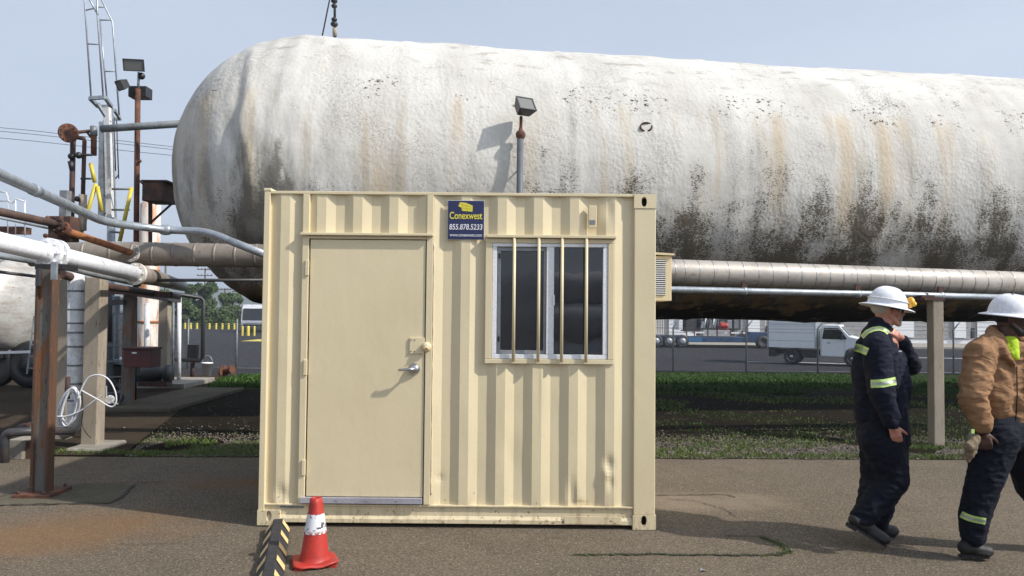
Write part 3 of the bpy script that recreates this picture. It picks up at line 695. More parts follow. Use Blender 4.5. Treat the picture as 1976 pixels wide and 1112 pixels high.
banded_pipe(pl_, [P(60, 492, 9.0), P(200, 489, 9.1), P(503, 494, 9.2), P(900, 514, 9.2)], .145, M['insul_old'], .25, M['insul_old'], bandw=.03, pr=.004)
cd = thing('conduit', 'bright thin galvanised pipe below the banded pipe right of the container', 'pipe', (0, 0, 0))
MB().tube([P(900, 553, 9.1), P(1300, 559, 9.3), P(1700, 568, 9.7), P(2150, 580, 10.2)], .042, 16).build('tube', M['galv'], cd)
for px, y, Yd in ((1436, 562, 9.44), (1655, 567.5, 9.66), (1815, 571, 9.83)): 
    a = P(px - 5, y, Yd); b = P(px + 5, y, Yd); MB().tube([a, b], .050, 16).build('coupling', M['galv'], cd)
    MB().box(a.x, b.x, a.y - .02, a.y + .02, a.z, a.z + .12).build('clamp', M['rust_dark'], cd)
def post(name, label, px, Y, wd, dp, ztop, mat, base=None, zb=0., grp=None, cat='post'):
    x = P(px, 600, Y).x; th = thing(name, label, cat, (x, Y, zb), grp)
    MB().box(x - wd / 2, x + wd / 2, Y, Y + dp, zb, ztop).build('shaft', mat, th, .01)
    if base: MB().box(x - base, x + base, Y - base + dp / 2, Y + base + dp / 2, zb - .05, zb + .05).build('footing', M['concrete'], th, .01)
    return th
rp = post('pipe_support', 'square tan concrete post right of the man in navy coveralls', 1811, 9.45, .135, .155, P(1810, 580, 9.45).z, M['tanpost'])
z_ = P(1810, 580, 9.45).z
MB().box(P(1788, 600, 9.4).x, P(1828, 600, 9.4).x, 9.44, 9.72, z_, z_ + .035).build('saddle', M['rust_dark'], rp)
MB().box(P(1796, 600, 9.4).x, P(1822, 600, 9.4).x, 9.75, 9.95, z_ + .0, z_ + .10).build('bracket', M['rust_dark'], rp)
MB().box(P(1796, 600, 9.4).x, P(1822, 600, 9.4).x, 9.60, 9.749, z_ + .036, z_ + .07).build('bracket', M['rust_dark'], rp)

# ------------------------------------------------------------------ left-hand pipework
lb = thing('steel_column', 'rusty steel H column standing on a bolted base plate, nearest at left', 'column', P(90, 955, 6.6) * 1)
x0, x1 = P(68, 740, 6.6).x, P(101, 740, 6.6).x; zt_ = P(90, 520, 6.6).z
MB().box(x0, x0 + .026, 6.56, 6.66, .02, zt_).build('flange', M['column_edge'], lb, .003)
MB().box(x1 - .020, x1, 6.56, 6.665, .02, zt_).build('flange', M['column_edge'], lb, .003)
MB().box(x0 + .027, x1 - .021, 6.59, 6.61, .02, zt_).build('web', M['column'], lb)
MB().box(x0 - .08, x1 + .085, 6.46, 6.80, .008, .035).build('base_plate', M['rust'], lb, .003)
for a in (x0 - .05, x1 + .02):
    for b in (6.49, 6.80): MB().cyl((a, b, .035), (a, b, .06), .014, 6).build('bolt', M['rust_dark'], lb)
MB().box(x0 - .05, x1 + .05, 6.62, 6.86, zt_, zt_ + .05).build('cap_plate', M['black'], lb, .003)
for px in (101,): MB().box(P(px - 6, 600, 6.5).x, P(px + 5, 600, 6.5).x, 6.50, 6.53, P(px, 540, 6.5).z, P(px, 505, 6.5).z).build('bracket', M['galv'], lb, .002)
MB().box(P(66, 600, 6.5).x, P(74, 600, 6.5).x, 6.50, 6.54, P(72, 552, 6.5).z, P(72, 518, 6.5).z).build('bracket', M['darkpipe'], lb, .002)
def flange(mb, c, d, r, th_=.03, bolts=8, br=.012):
    c = Vector(c); d = Vector(d).normalized(); mb.lathe([(0, -th_), (r, -th_), (r, th_), (0, th_)], c, d, 28, smooth=False)
    u = (Vector((0, 0, 1)) - d * d.z).normalized(); w_ = d.cross(u)
    for i in range(bolts):
        a = 2 * math.pi * i / bolts; q = c + (u * math.cos(a) + w_ * math.sin(a)) * r * .8; mb.tube([q - d * (th_ + .022), q + d * (th_ + .022)], br, 6)
def pth(name, label, pts, r, mat, seg=18, cat='pipe', part='tube', group=None):
    th = thing(name, label, cat, Vector(pts[0]), group); MB().tube(pts, r, seg).build(part, mat, th); return th
wpts = [P(-60, 452, 6.1), P(0, 467, 6.35), P(100, 490, 6.95), P(262, 529, 8.3)]
wp = pth('process_pipe', 'thick glossy white pipe with a bolted flange pair sloping in from the left edge', wpts, .085, M['white'], 24)
d = wpts[2] - wpts[1]
f = MB(); flange(f, P(93, 489, 6.92), d, .145, .022, 8, .016); flange(f, P(106, 491.5, 7.0), d, .145, .022, 8, .016); f.build('flange', M['white'], wp)
d2 = (wpts[3] - wpts[2]).normalized(); f = MB(); flange(f, wpts[3], d2, .125, .02, 8, .010); f.build('flange', M['oldwhite'], wp)
MB().tube([wpts[3] + d2 * .04, P(300, 537, 9.6), P(352, 552, 14.2)], [.10, .10, .10], 18).build('lagging', M['insul_old'], wp)
bpts = [P(-60, 397, 6.8), P(0, 409, 7.1), P(110, 433, 7.9)]
bp = pth('process_pipe', 'dark brown pipe entering the rusty bolted flange cluster at left', bpts, .042, M['brownpipe'])
f = MB(); flange(f, P(108, 433, 7.88), bpts[2] - bpts[1], .085, .015, 8, .012); f.build('flange', M['rust_dark'], bp)
rpts = [P(116, 440, 7.95), P(130, 447, 8.05), P(200, 470, 8.6), P(253, 488, 9.0)]
rr_ = pth('process_pipe', 'bright orange rusty pipe sloping down to a white flange', rpts, .040, M['rust_bright'])
d = rpts[3] - rpts[2]; f = MB(); flange(f, P(256, 489, 9.02), d, .112, .014, 8, .008); f.build('flange', M['oldwhite'], rr_)
f = MB(); flange(f, P(119, 441, 7.97), rpts[1] - rpts[0], .085, .018, 8, .013); flange(f, P(127, 446, 8.03), rpts[1] - rpts[0], .06, .02, 0); f.build('flange', M['rust'], rr_)
# valve body between the two
vb = thing('valve', 'dark rusted valve block with bolts where brown and orange pipes meet', 'valve', P(100, 440, 8.0))
MB().box(P(80, 400, 8).x, P(124, 400, 8).x, 8.12, 8.30, P(90, 463, 8).z, P(90, 414, 8).z).build('body', M['rust_dark'], vb, .01)
for a, b in ((92, 421), (104, 424), (118, 421), (88, 455), (116, 458)): MB().sph(P(a, b, 8.08), .026, 10, 8).build('bolt', M['rust'], vb)
MB().box(P(102, 400, 8.2).x, P(117, 400, 8.2).x, 8.31, 8.40, P(110, 420, 8.2).z, P(110, 364, 8.2).z).build('mount', M['galv_dull'], vb, .004)
# long galvanised conduit that bends down behind the container
g0, g1, g2, g3, g4 = P(0, 337, 5.9), P(205, 430, 8.3), P(320, 444, 9.0), P(398, 447, 8.9), P(520, 495, 8.55)
gpts = [P(-80, 302, 5.2), g0] + arc(g0.lerp(g1, .88), g1, g1.lerp(g2, .45), 6) + [g2] + arc(g2.lerp(g3, .72), g3.lerp(g3, 1) + Vector((.05, 0, 0)), g3.lerp(g4, .38), 8) + [g4]
gp_ = pth('conduit', 'long galvanised conduit crossing from upper left and bending down behind the container', gpts, .046, M['galv'], 18)
for c0, c1 in ((g2 - Vector((.07, 0, 0)), g2 + Vector((.07, 0, 0))),): MB().tube([c0, c0.lerp(c1, .2), c0.lerp(c1, .5), c0.lerp(c1, .8), c1], [.048, .060, .066, .060, .048], 18).build('coupling', M['galv'], gp_)
q = g0.lerp(g1, .26); dd = (g1 - g0).normalized() * .06; MB().tube([q - dd, q + dd], .053, 18).build('coupling', M['galv'], gp_)
# small pipes under and beside
pth('small_pipe', 'dull grey pipe just under the white pipe at the left edge', [P(-50, 486, 7.2), P(70, 506, 7.9)], .030, M['galv_dull'])
pth('small_pipe', 'thin dark pipe crossing low in front of the white tanker', [P(-50, 519, 7.5), P(72, 534, 7.9)], .017, M['darkpipe'])
pth('small_pipe', 'thin grey tube running close beneath the dark brown pipe', [P(-50, 410, 7.2), P(95, 441, 8.0)], .013, M['galv_dull'])
pth('small_pipe', 'grey pipe tucked under the white pipe right of the rusty column', [P(118, 514, 7.6), P(180, 530, 8.2), P(268, 549, 9.4)], .030, M['galv_dull'])
pth('small_pipe', 'straight dark pipe passing level below the old jacketed pipe', [P(235, 541, 9.1), P(520, 541, 9.1)], .020, M['darkpipe'])
pth('small_pipe', 'grey pipe from the steel structure into the rounded tank end', [P(196, 249, 12.4), P(240, 246, 12.4), P(410, 235, 12.4)], .062, M['galv_dull'])
pth('small_pipe', 'dark beam carrying the lagged pipes back from the tan post', [P(120, 530, 8.7), P(200, 552, 9.6), P(345, 573, 14.5)], .05, M['rust_dark'])
# posts
tp = post('pipe_support', 'tall tan post beside the white wrapped riser at left', 177, 8.75, .185, .185, P(177, 535, 8.75).z, M['tanpost'])
MB().box(P(142, 600, 8.6).x, P(210, 600, 8.6).x, 8.50, 9.1, .0, .055).build('footing', M['concrete'], tp, .03)
post('pipe_support', 'shaded tan post half hidden behind the rusty H column', 121, 9.35, .16, .16, P(121, 530, 9.35).z, M['tanpost'])
x_ = P(246, 600, 12.3).x
post('pipe_support', 'brown post carrying the dark red box', 246, 12.4, .16, .16, P(246, 560, 12.4).z, M['column'])
post('pipe_support', 'grey brown post just right of the dark red box', 315, 15.6, .19, .19, P(315, 568, 15.6).z, M['tanpost'])
bm_ = thing('pipe_rack_beam', 'dark overhead rack beam joining the shaded posts behind the white pipe', 'beam', P(180, 550, 11))
MB().bar(P(196, 560, 12.3), P(330, 570, 12.3), .12, .10).build('beam', M['rust_dark'], bm_)
MB().bar(P(150, 548, 12.3), P(345, 580, 16.0), .10, .10).build('rail', M['darkpipe'], bm_)
MB().bar(P(200, 585, 12.3), P(240, 583, 12.3), .09, .09).build('bracket', M['darkpipe'], bm_)
# wrapped vertical riser
rs = thing('riser_pipe', 'vertical white wrapped riser with a rounded elbow foot', 'pipe', P(146, 830, 8.95))
t0 = P(147, 525, 8.95); t1 = P(146, 800, 8.95)
pts = [t0, t1] + [t1 + Vector((-.0, 0, -.10)), t1 + Vector((-.06, 0, -.18)), t1 + Vector((-.16, 0, -.22))]
MB().tube(pts, [.093, .093, .093, .09, .085], 24).build('wrap', M['whitewrap'], rs)
for py in (560, 596, 622, 640, 667, 703, 738, 770): q = P(146.7, py, 8.95); MB().tube([q, q + Vector((0, 0, -.02))], .0965, 24, cap=True).build('seam', M['galv_dull'], rs)
pth('drain_pipe', 'black elbow pipe low at the left edge running from the riser foot', [P(140, 832, 8.7), P(66, 832, 8.0)] + arc(P(22, 835, 7.95), P(10, 835, 7.95), P(9, 850, 7.95), 5) + [P(9, 905, 7.95)], .045, M['darkpipe'])
pth('drain_pipe', 'short rusty standpipe between the rusty column and white riser', [P(130, 770, 8.6), P(131, 727, 8.6)], .028, M['rust_dark'])
pth('drain_pipe', 'dark rusty pipe lying above the black elbow', [P(66, 822, 8.6), P(40, 826, 9.2)], .05, M['rust_dark'])
cb = thing('concrete_block', 'small pale concrete block under the black elbow pipe', 'block', P(32, 880, 8.3))
MB().box(P(17, 800, 8.1).x, P(45, 800, 8.1).x, 8.1, 8.35, 0, .22).build('block', M['concrete'], cb, .01)
MB().box(P(45, 800, 8.1).x + .003, P(66, 800, 8.1).x, 8.15, 8.35, 0, .20).build('pier', M['rust_dark'], cb, .01)
# hose coil
hc = thing('hose', 'coil of white hose hanging on the rusty standpipe with loose loops', 'hose', P(135, 780, 8.55))
m = MB()
for i in range(9):
    cxp = 134 + random.uniform(-3, 3); a0 = random.uniform(0, 6); rx = 17 + random.uniform(-4, 4); ry = 33 + random.uniform(-5, 5); yy = 8.50 + i * .012; sk = random.uniform(.1, .3)
    m.tube([P(cxp + rx * math.cos(a) - sk * ry * math.sin(a), 786 + ry * math.sin(a) + 2 * math.sin(3 * a + a0), yy + .03 * math.sin(a)) for a in [j * 2 * math.pi / 28 for j in range(28)]], .010, 6, closed=True)
m.build('coil', M['hose'], hc)
def spline(ps, n=8):
    o_ = []; ps = [Vector(q) for q in ps]
    for i in range(len(ps) - 1):
        p0, p1, p2, p3 = ps[max(i - 1, 0)], ps[i], ps[i + 1], ps[min(i + 2, len(ps) - 1)]
        for j in range(n):
            t_ = j / n; o_.append(.5 * ((2 * p1) + (-p0 + p2) * t_ + (2 * p0 - 5 * p1 + 4 * p2 - p3) * t_ * t_ + (-p0 + 3 * p1 - 3 * p2 + p3) * t_ ** 3))
    return o_ + [ps[-1]]
MB().tube(spline([P(x, y, 8.5) for x, y in ((110, 804), (130, 803), (155, 793), (180, 775), (197, 763))]), .009, 6).build('loop', M['hose'], hc)
MB().tube(spline([P(x, y, 8.45) for x, y in ((150, 770), (160, 745), (172, 728), (192, 724), (210, 733), (222, 755), (224, 776), (214, 785), (190, 772), (172, 762), (158, 754))]), .009, 6).build('loop', M['hose'], hc)
MB().tube(spline([P(x, y, 8.6) for x, y in ((158, 750), (160, 790), (158, 818), (166, 835), (175, 845))]), .006, 6).build('cord', M['black'], hc)
# red box, pads, small stuff in the shaded area
rb = thing('electrical_box', 'dark red steel box mounted on the brown post', 'box', P(276, 690, 12.2))
MB().box(P(249, 600, 12.2).x, P(303, 600, 12.2).x, 12.05, 12.38, P(270, 708, 12.2).z, P(270, 674, 12.2).z).build('body', M['red_box'], rb, .01)
MB().box(P(247, 600, 12.2).x, P(305, 600, 12.2).x, 12.02, 12.40, P(270, 674, 12.2).z + .002, P(270, 670, 12.2).z + .002).build('lid', M['red_box'], rb, .006)
MB().box(P(254, 600, 12.0).x, P(263, 600, 12.0).x, 12.040, 12.046, P(258, 683, 12.0).z, P(258, 680, 12.0).z).build('label_plate', M['white'], rb)
def slab(label, px0, px1, Y0, Y1, h, mat='patch', name='concrete_pad'):
    th = thing(name, label, 'pad', (P(px0, 700, Y0).x, Y0, 0)); MB().box(P(px0, 700, Y0).x, P(px1, 700, Y0).x, Y0, Y1, 0, h).build('pad', M[mat], th, .01)
slab('long low concrete pad under the brown post', 195, 330, 11.9, 15.2, .06)
slab('low concrete pad under the grey brown post right of the red box', 262, 356, 15.4, 17.0, .10, 'concrete')
for px, Yb, zb, wd, c_, lab in ((373, 17.2, .62, .28, 'rust_dark', 'x'),):
    kb = thing('control_box', 'black control box on a short rusty stand near the gate frame', 'box', (P(px, 700, Yb).x, Yb, 0)); x = P(370, 700, Yb).x
    MB().cyl((x, Yb + .05, 0), (x, Yb + .05, .5), .05, 10).build('stand', M['rust_dark'], kb)
    MB().box(x - .11, x + .11, Yb, Yb + .15, P(px, 699, Yb).z, P(px, 665, Yb).z).build('box', M['black'], kb, .01)
gfp = [P(330, 567, 16.4), P(386, 574, 17.2), P(392, 580, 17.2), P(391, 690, 17.2), P(386, 696, 17.2), P(338, 694, 16.8)]
pth('pipe_gate', 'black open pipe frame like a gate left of the bushes', gfp, .045, M['black'], 10, 'gate')
for i, (px, y0, y1, r, c_, lab) in enumerate(((325, 578, 740, .03, 'galv_dull', 'thin grey upright left of the black pipe frame'), (335, 580, 735, .028, 'galv_dull', 'thin dark upright with a valve, left of the white upright'),
        (346, 574, 700, .045, 'white', 'slim white upright beside the black pipe frame'), (284, 585, 745, .06, 'whitewrap', 'pale upright right behind the dark red box'))):
    pth('upright_pipe', lab, [P(px, y0, 16.3), Vector((P(px, 700, 16.3).x, 16.3, -.0))], r, M[c_], 10)
bk = thing('bucket', 'small white bucket standing on the path by the fence', 'bucket', (P(400, 700, 20).x, 20, gz(20)))
MB().lathe([(0, .0), (.10, 0), (.14, .34), (.15, .34), (.15, .37), (.13, .37), (.10, .05), (0, .05)], (P(400, 700, 20).x, 20, gz(20)), seg=20).build('pail', M['vinyl'], bk)
MB().tube([(P(400, 700, 20).x + .14 * math.cos(a), 20, gz(20) + .36 + .2 * math.sin(a)) for a in [i * math.pi / 8 for i in range(9)]], .008, 6).build('handle', M['galv'], bk)
rv = thing('pipe_fitting', 'rusty flanged pipe fitting lying on the ground near the grass bank', 'fitting', (P(437, 703, 18.5).x, 18.5, gz(18.5)))
q = Vector((P(437, 703, 18.5).x, 18.5, gz(18.5))); f = MB(); flange(f, q + Vector((-.07, 0, .16)), (1, -.3, .1), .17, .02, 6); f.tube([q + Vector((-.07, 0, .16)), q + Vector((.16, -.05, .22))], .07, 12); flange(f, q + Vector((.16, -.05, .22)), (1, -.3, .1), .12, .015, 6); f.build('fitting', M['rust'], rv)

# ------------------------------------------------------------------ tower of steelwork on the left
gw = thing('ladder_cage', 'tall thin grey cage of rods and rungs rising above the steel mast', 'ladder', P(205, 210, 13.5))
YA = 13.3; YB_ = 14.0
lines = [[(158, -60), (163, 0), (176, 190)], [(187, -60), (188, 29), (199, 184)], [(150, -40), (173, 0), (189, 29)], [(193, 37), (206, 187)], [(172, -50), (196, 0), (217, 43), (230, 222)]]
for i, ln in enumerate(lines): MB().tube([P(x, y, YA if i < 3 else YB_) for x, y in ln], .016, 8).build('rod', M['galv'], gw)
for (a, b, c_, d, yy) in ((169, 85, 193, 86, YA), (203, 138, 222, 138, YB_), (194, 39, 214, 39, YB_), (184, 14, 200, 14, YB_), (166, 20, 186, 15, YA)): MB().tube([P(a, b, yy), P(c_, d, yy)], .013, 8).build('rung', M['galv'], gw)
def loopbar(th, pts, y0, w_, mat, name='platform'):
    m = MB(); ps = [P(x, y, y0 + dy) for x, y, dy in pts]
    for a, b in zip(ps, ps[1:] + ps[:1]): m.bar(a, b, w_)
    m.build(name, M[mat], th)
loopbar(gw, [(174, 190, 0), (203, 188, 0), (215, 206, .5), (190, 206, .5)], YA, .06, 'galv')
loopbar(gw, [(212, 213, 0), (221, 213, 0), (232, 230, .5), (220, 230, .5)], YB_, .05, 'galv')
MB().bar(P(188, 200, YA), P(206, 228, YA + .2), .05).build('brace', M['galv'], gw)
ms = thing('steel_mast', 'pale grey steel mast left of the rusty lamp pole', 'mast', P(210, 430, 13.5))
MB().bar(P(207, 208, 13.5), P(213, 430, 13.5), .10).build('post', M['whitewrap'], ms)
MB().bar(P(215, 212, 13.6), P(222, 430, 13.6), .05).build('rail', M['galv'], ms)
MB().bar(P(198, 236, 13.5), P(196, 430, 13.5), .09).build('post', M['galv'], ms)
MB().bar(P(200, 235, 13.5), P(213, 236, 13.5), .06).build('arm', M['galv'], ms)
for py in (262, 300, 340, 380, 415): MB().bar(P(197, py, 13.5), P(214, py - 8, 13.5), .03).build('rung', M['galv'], ms)
for a, b in (((220, 230), (223, 330)), ((225, 232), (229, 345)), ((223, 345), (228, 338))): MB().tube([P(a[0], a[1], 13.4), P(b[0], b[1], 13.4)], .012, 6).build('cable', M['darkpipe'], ms)
MB().tube([P(215, 420, 13.5), Vector((P(214, 600, 13.5).x, 13.5, 0))], .07, 12).build('post', M['galv'], ms)
for (a, b, c_, d) in ((216, 365, 250, 365), (216, 405, 250, 405), (213, 447, 238, 450)): MB().tube([P(a, b, 13.4), P(c_, d, 13.4)], .02, 6).build('guard_rail', M['galv_dull'], ms)
# yellow handrails
for i, (ln, lab) in enumerate((([(188, 360), (196, 408)], 'short yellow handrail leaning right beside the grey mast'), ([(185, 355), (157, 449)], 'yellow handrail leaning left toward the rusty flange'),
        ([(175, 316), (183, 352)], 'stub of yellow rail at the head of the stair'), ([(254, 362), (231, 466)], 'yellow handrail leaning against the rusty lamp pole'), ([(203, 570), (195, 625)], 'lower yellow handrail seen below the pipes'))):
    pth('handrail', lab, [P(x, y, 13.1) for x, y in ln], .034, M['yellow'], 10, 'handrail')
lad = thing('stair_ladder', 'grey leaning stair ladder below the pipes left of the red box', 'ladder', (P(200, 700, 13.2).x, 13.2, 0))
a0, a1 = P(214, 560, 13.2), Vector((P(196, 700, 13.2).x, 13.2, .0))
for dx in (0, .22): MB().bar(a0 + Vector((dx, .3 if dx else 0, 0)), a1 + Vector((dx, .3 if dx else 0, 0)), .05).build('rail', M['galv'], lad)
for i in range(7): q = a0.lerp(a1, (i + .5) / 7); MB().bar(q, q + Vector((.22, .3, 0)), .04, .02).build('step', M['galv'], lad)
# rusty lamp pole
rp2 = thing('light_pole', 'rusty pole with floodlights at the top left of the tank', 'lamp', (P(262, 700, 12.6).x, 12.6, 0))
MB().tube([Vector((P(261, 600, 12.6).x, 12.6, 1.9)), P(266, 172, 12.6)], .045, 12).build('pole', M['rust'], rp2)
MB().box(P(246, 170, 12.6).x, P(281, 170, 12.6).x, 12.62, 12.85, P(262, 186, 12.6).z, P(262, 165, 12.6).z).build('junction_box', M['black'], rp2, .01)
MB().tube([P(267, 170, 12.5), P(268, 140, 12.5)], .022, 8).build('stem', M['galv_dull'], rp2)
MB().sph(P(273, 147, 12.5), .06, 12, 8).build('knuckle', M['black'], rp2)
flood(rp2, P(261, 126, 12.4), R(8), R(18), .34, .20, .14)
flood(rp2, P(238, 163, 12.4), R(-35), R(30), .20, .17, .12)
MB().sph(P(270, 311, 12.55), .03, 8, 6).build('bolt', M['rust_dark'], rp2)
# rusty bracketed box
bb = thing('junction_cabinet', 'dark rusty cabinet held out on a braced bracket beside the tank', 'box', P(310, 375, 13.0))
MB().box(P(285, 370, 12.8).x, P(325, 370, 12.8).x, 12.6, 13.1, P(305, 391, 12.8).z, P(305, 355, 12.8).z).build('cabinet', M['rust_dark'], bb, .01)
MB().box(P(284, 370, 12.8).x, P(333, 370, 12.8).x, 12.58, 13.4, P(305, 354.5, 12.8).z, P(305, 351.5, 12.8).z).build('lid', M['rust_dark'], bb)
MB().bar(P(290, 391, 12.9), P(290, 470, 12.9), .05).build('post', M['rust_dark'], bb); MB().bar(P(331, 394, 12.9), P(291, 430, 12.9), .03).build('brace', M['rust_dark'], bb)
MB().bar(P(266, 346, 12.9), P(288, 366, 12.9), .03).build('brace', M['rust_dark'], bb)
# flange disc and uprights
fd = thing('blind_flange', 'round rusty blind flange sticking out at the top of the rusty uprights', 'flange', P(132, 257, 12.8))
f = MB(); flange(f, P(132, 257, 12.8), (1, -.75, -.05), .165, .02, 10, .012); f.build('disc', M['rust'], fd)
MB().tube([P(136, 257, 12.85), P(174, 253, 13.1)], .03, 10).build('arm', M['rust_dark'], fd); MB().bar(P(167, 254, 13.1), P(176, 266, 13.1), .03).build('brace', M['rust_dark'], fd)
MB().tube([P(145, 265, 13.0), P(162, 268, 13.0), P(163, 276, 13.0)], .035, 10).build('elbow', M['rust_dark'], fd)
for lab, x0_, y0_, x1_, y1_, r, mt in (('left dark rusty upright below the round flange', 141, 270, 137, 465, .045, 'rust_dark'), ('middle dark rusty upright with a clamp', 163, 272, 160, 380, .035, 'rust_dark'),
        ('short rusty upright with a pale cap', 181, 246, 181, 300, .048, 'rust'), ('beige capped stub pipe under the middle upright', 160, 376, 159, 445, .065, 'tanpost')):
    th = pth('upright_pipe', lab, [P(x0_, y0_, 13.0), P(x1_, y1_, 13.0)], r, M[mt], 12)
    if y0_ < 260: MB().cyl(P(181, 262, 13), P(181, 244, 13), .06, 12).build('cap', M['galv_dull'], th)
f = thing('valve', 'small black valves clamped between the rusty uprights', 'valve', P(145, 300, 13))
m = MB(); m.tube([P(139, 300, 12.9), P(178, 299, 12.9)], .022, 8); m.sph(P(152, 300, 12.9), .06, 10, 8); m.sph(P(138, 302, 12.9), .06, 10, 8); m.build('body', M['black'], f)
MB().tube([P(137, 312, 12.9), P(138, 330, 12.9)], [.055, .03], 10).build('bowl', M['black'], f); MB().tube([P(156, 345, 12.9), P(176, 345, 12.9)], .018, 8).build('handle', M['black'], f); MB().sph(P(149, 384, 12.9), .05, 10, 8).build('knob', M['black'], f)
# rust streaked white column tank further back
rc = thing('column_tank', 'tall narrow white tank heavily streaked with orange rust', 'tank', (P(291, 700, 24).x, 24, gz(24)))
q = P(291, 395, 24); MB().lathe([(0, q.z - gz(24) + .15), (.2, q.z - gz(24) + .1), (.31, q.z - gz(24)), (.31, 0)], (q.x, 24, gz(24)), seg=28).build('shell', M['oldwhite'], rc)
for k in (.3, .6): z_ = gz(24) + (q.z - gz(24)) * k; MB().tube([(q.x, 24, z_), (q.x, 24, z_ + .08)], .33, 28).build('band', M['rust_bright'], rc)
# far railing at the left edge
rl = thing('guard_railing', 'small pale guard railing at far left behind the brown pipe', 'railing', P(20, 440, 15))
for ln in ([(0, 370), (12, 372), (15, 380), (15, 452)], [(30, 384), (30, 452)], [(48, 388), (48, 455)], [(0, 388), (16, 388), (24, 392), (32, 384), (50, 390)], [(0, 416), (48, 420)]): MB().tube([P(x, y, 15) for x, y in ln], .014, 6).build('rail', M['vinyl'] if ln[0][1] < 400 else M['rust'], rl)
MB().box(P(0, 400, 15.1).x, P(44, 400, 15.1).x, 15.1, 15.4, P(10, 450, 15.1).z, P(10, 437, 15.1).z).build('deck', M['rust'], rl)
pth('small_pipe', 'thin dark vertical pipe against the sky left of the tank end', [P(341, 306, 12.8), P(341, 333, 12.8)], .02, M['black'])
# tanker at far left
tk = thing('road_tanker', 'dull white tanker barrel with a rounded end at the left edge', 'tanker', (P(-60, 700, 15.5).x, 15.5, 0))
c0 = P(-20, 588, 15.5); ex = P(70, 588, 15.5).x; rT = .98
prf = [(0, 0)] + [(rT * math.sin(math.pi / 2 * i / 12), -.42 * (1 - math.cos(math.pi / 2 * i / 12)) ) for i in range(1, 13)] + [(rT, -7.)]
MB().lathe([(r, z) for r, z in prf], (ex, 15.5, c0.z), (1, 0, 0), 48).build('barrel', worn('tanker_skin', (.50, .49, .46), (.36, .33, .29), 3, .4, .7, .45, .2, .1, 20, .004, (.6, .6, 2.5), c3=(.33, .19, .10)), tk)
for dx in (-.5, -.62, -2.2): MB().lathe([(rT + .012, 0), (rT + .012, .05)], (ex + dx, 15.5, c0.z), (1, 0, 0), 48).build('band', M['galv_dull'], tk)
MB().box(ex - 7, ex - .35, 15.0, 16.0, .62, .80).build('chassis', M['black'], tk, .01)
MB().bar(P(-40, 682, 15), P(56, 679, 14.5), .05).build('side_rail', M['vinyl'], tk)
for px in (20, -60):
    x = P(px, 700, 14.6).x; MB().lathe([(0, -.13), (.2, -.13), (.22, -.10), (.30, -.13), (.46, -.12), (.49, -.06), (.49, .06), (.46, .12), (0, .12)], (x, 15.3, .49), (0, 1, 0), 28).build('wheel', M['black'], tk)
for dx in (0, .3): MB().bar(P(66, 610, 14.8) + Vector((dx * .3, 0, 0)), P(52, 722, 14.6) + Vector((dx, 0, 0)), .025).build('ladder_rail', M['galv_dull'], tk)
for i in range(5): a = P(66, 610, 14.8).lerp(P(52, 722, 14.6), (i + .5) / 5); MB().bar(a, a + Vector((.12 + .05 * i, 0, 0)), .02).build('ladder_rung', M['galv_dull'], tk)
# utility table + debris in the shade
ct = thing('equipment_skid', 'low dark equipment skid with grey top rail behind the white hose loop', 'skid', (P(210, 700, 13.6).x, 13.6, 0))
x0_, x1_ = P(190, 700, 13.6).x, P(238, 700, 13.6).x
MB().box(x0_, x1_, 13.6, 14.4, .62, .72).build('top_rail', M['galv'], ct, .01); MB().box(x0_ + .05, x1_ - .02, 13.7, 14.3, .35, .61).build('body', M['black'], ct, .02)
for z_ in (.10, .22): MB().box(x0_, x1_, 13.6, 13.65, z_, z_ + .05).build('runner', M['galv_dull'], ct)
for x in (x0_ + .04, x1_ - .08): MB().box(x, x + .05, 13.66, 13.72, .0, .62).build('leg', M['black'], ct)
pth('small_pipe', 'black vertical hose hanging below the rack by the stair', [P(212, 560, 12.8), P(212, 660, 12.8)], .035, M['darkpipe'])
dr = thing('drum', 'dark blue drum in the shade behind the brown post', 'drum', (P(275, 700, 15.8).x, 15.8, 0))
MB().lathe([(0, 0.1), (.24, .1), (.25, .36), (.24, .38), (.25, .40), (.25, .78), (.235, .80), (0, .79)], (P(276, 700, 15.8).x, 15.9, 0), seg=24).build('shell', plain('blue_drum', (.02, .05, .13), .5), dr)

pth('small_pipe', 'grey pipe standing in the shade between the tan post and brown post', [P(226, 572, 13.8), Vector((P(226, 700, 13.8).x, 13.8, .0))], .05, M['galv_dull'])
pth('small_pipe', 'slim black riser just right of the brown post', [P(262, 575, 13.2), Vector((P(262, 700, 13.2).x, 13.2, .0))], .03, M['black'])
pth('small_pipe', 'black hose sagging over the low concrete pad', spline([Vector((P(258, 700, 12.6).x, 12.6, .75)), Vector((P(250, 700, 12.6).x, 12.5, .35)), Vector((P(238, 700, 12.4).x, 12.3, .08)), Vector((P(214, 700, 12.2).x, 12.2, .06))]), .022, M['black'])
pb = thing('pump', 'small dark pump on the pad below the red box', 'pump', (P(300, 700, 15.0).x, 15.0, .06)); q = Vector((P(300, 700, 15.0).x, 15.0, .35))
MB().lathe([(0, -.3), (.14, -.3), (.16, -.25), (.16, .1), (.10, .14), (.10, .2), (.18, .22), (.18, .3), (0, .3)], q, (1, 0, 0), 20).build('casing', M['darkpipe'], pb)
MB().box(q.x - .3, q.x + .3, 14.88, 15.12, .10, .20).build('base', M['rust_dark'], pb, .01)
wb = thing('valve', 'small white round valve handwheel low behind the hose loop', 'valve', P(212, 770, 9.6))
f = MB(); flange(f, P(212, 771, 9.6), (.2, -1, 0), .055, .012, 6, .006); f.build('disc', M['whitewrap'], wb); MB().tube([P(205, 745, 9.6), P(205, 775, 9.62), P(228, 780, 9.62)], .012, 8).build('stem', M['galv_dull'], wb)

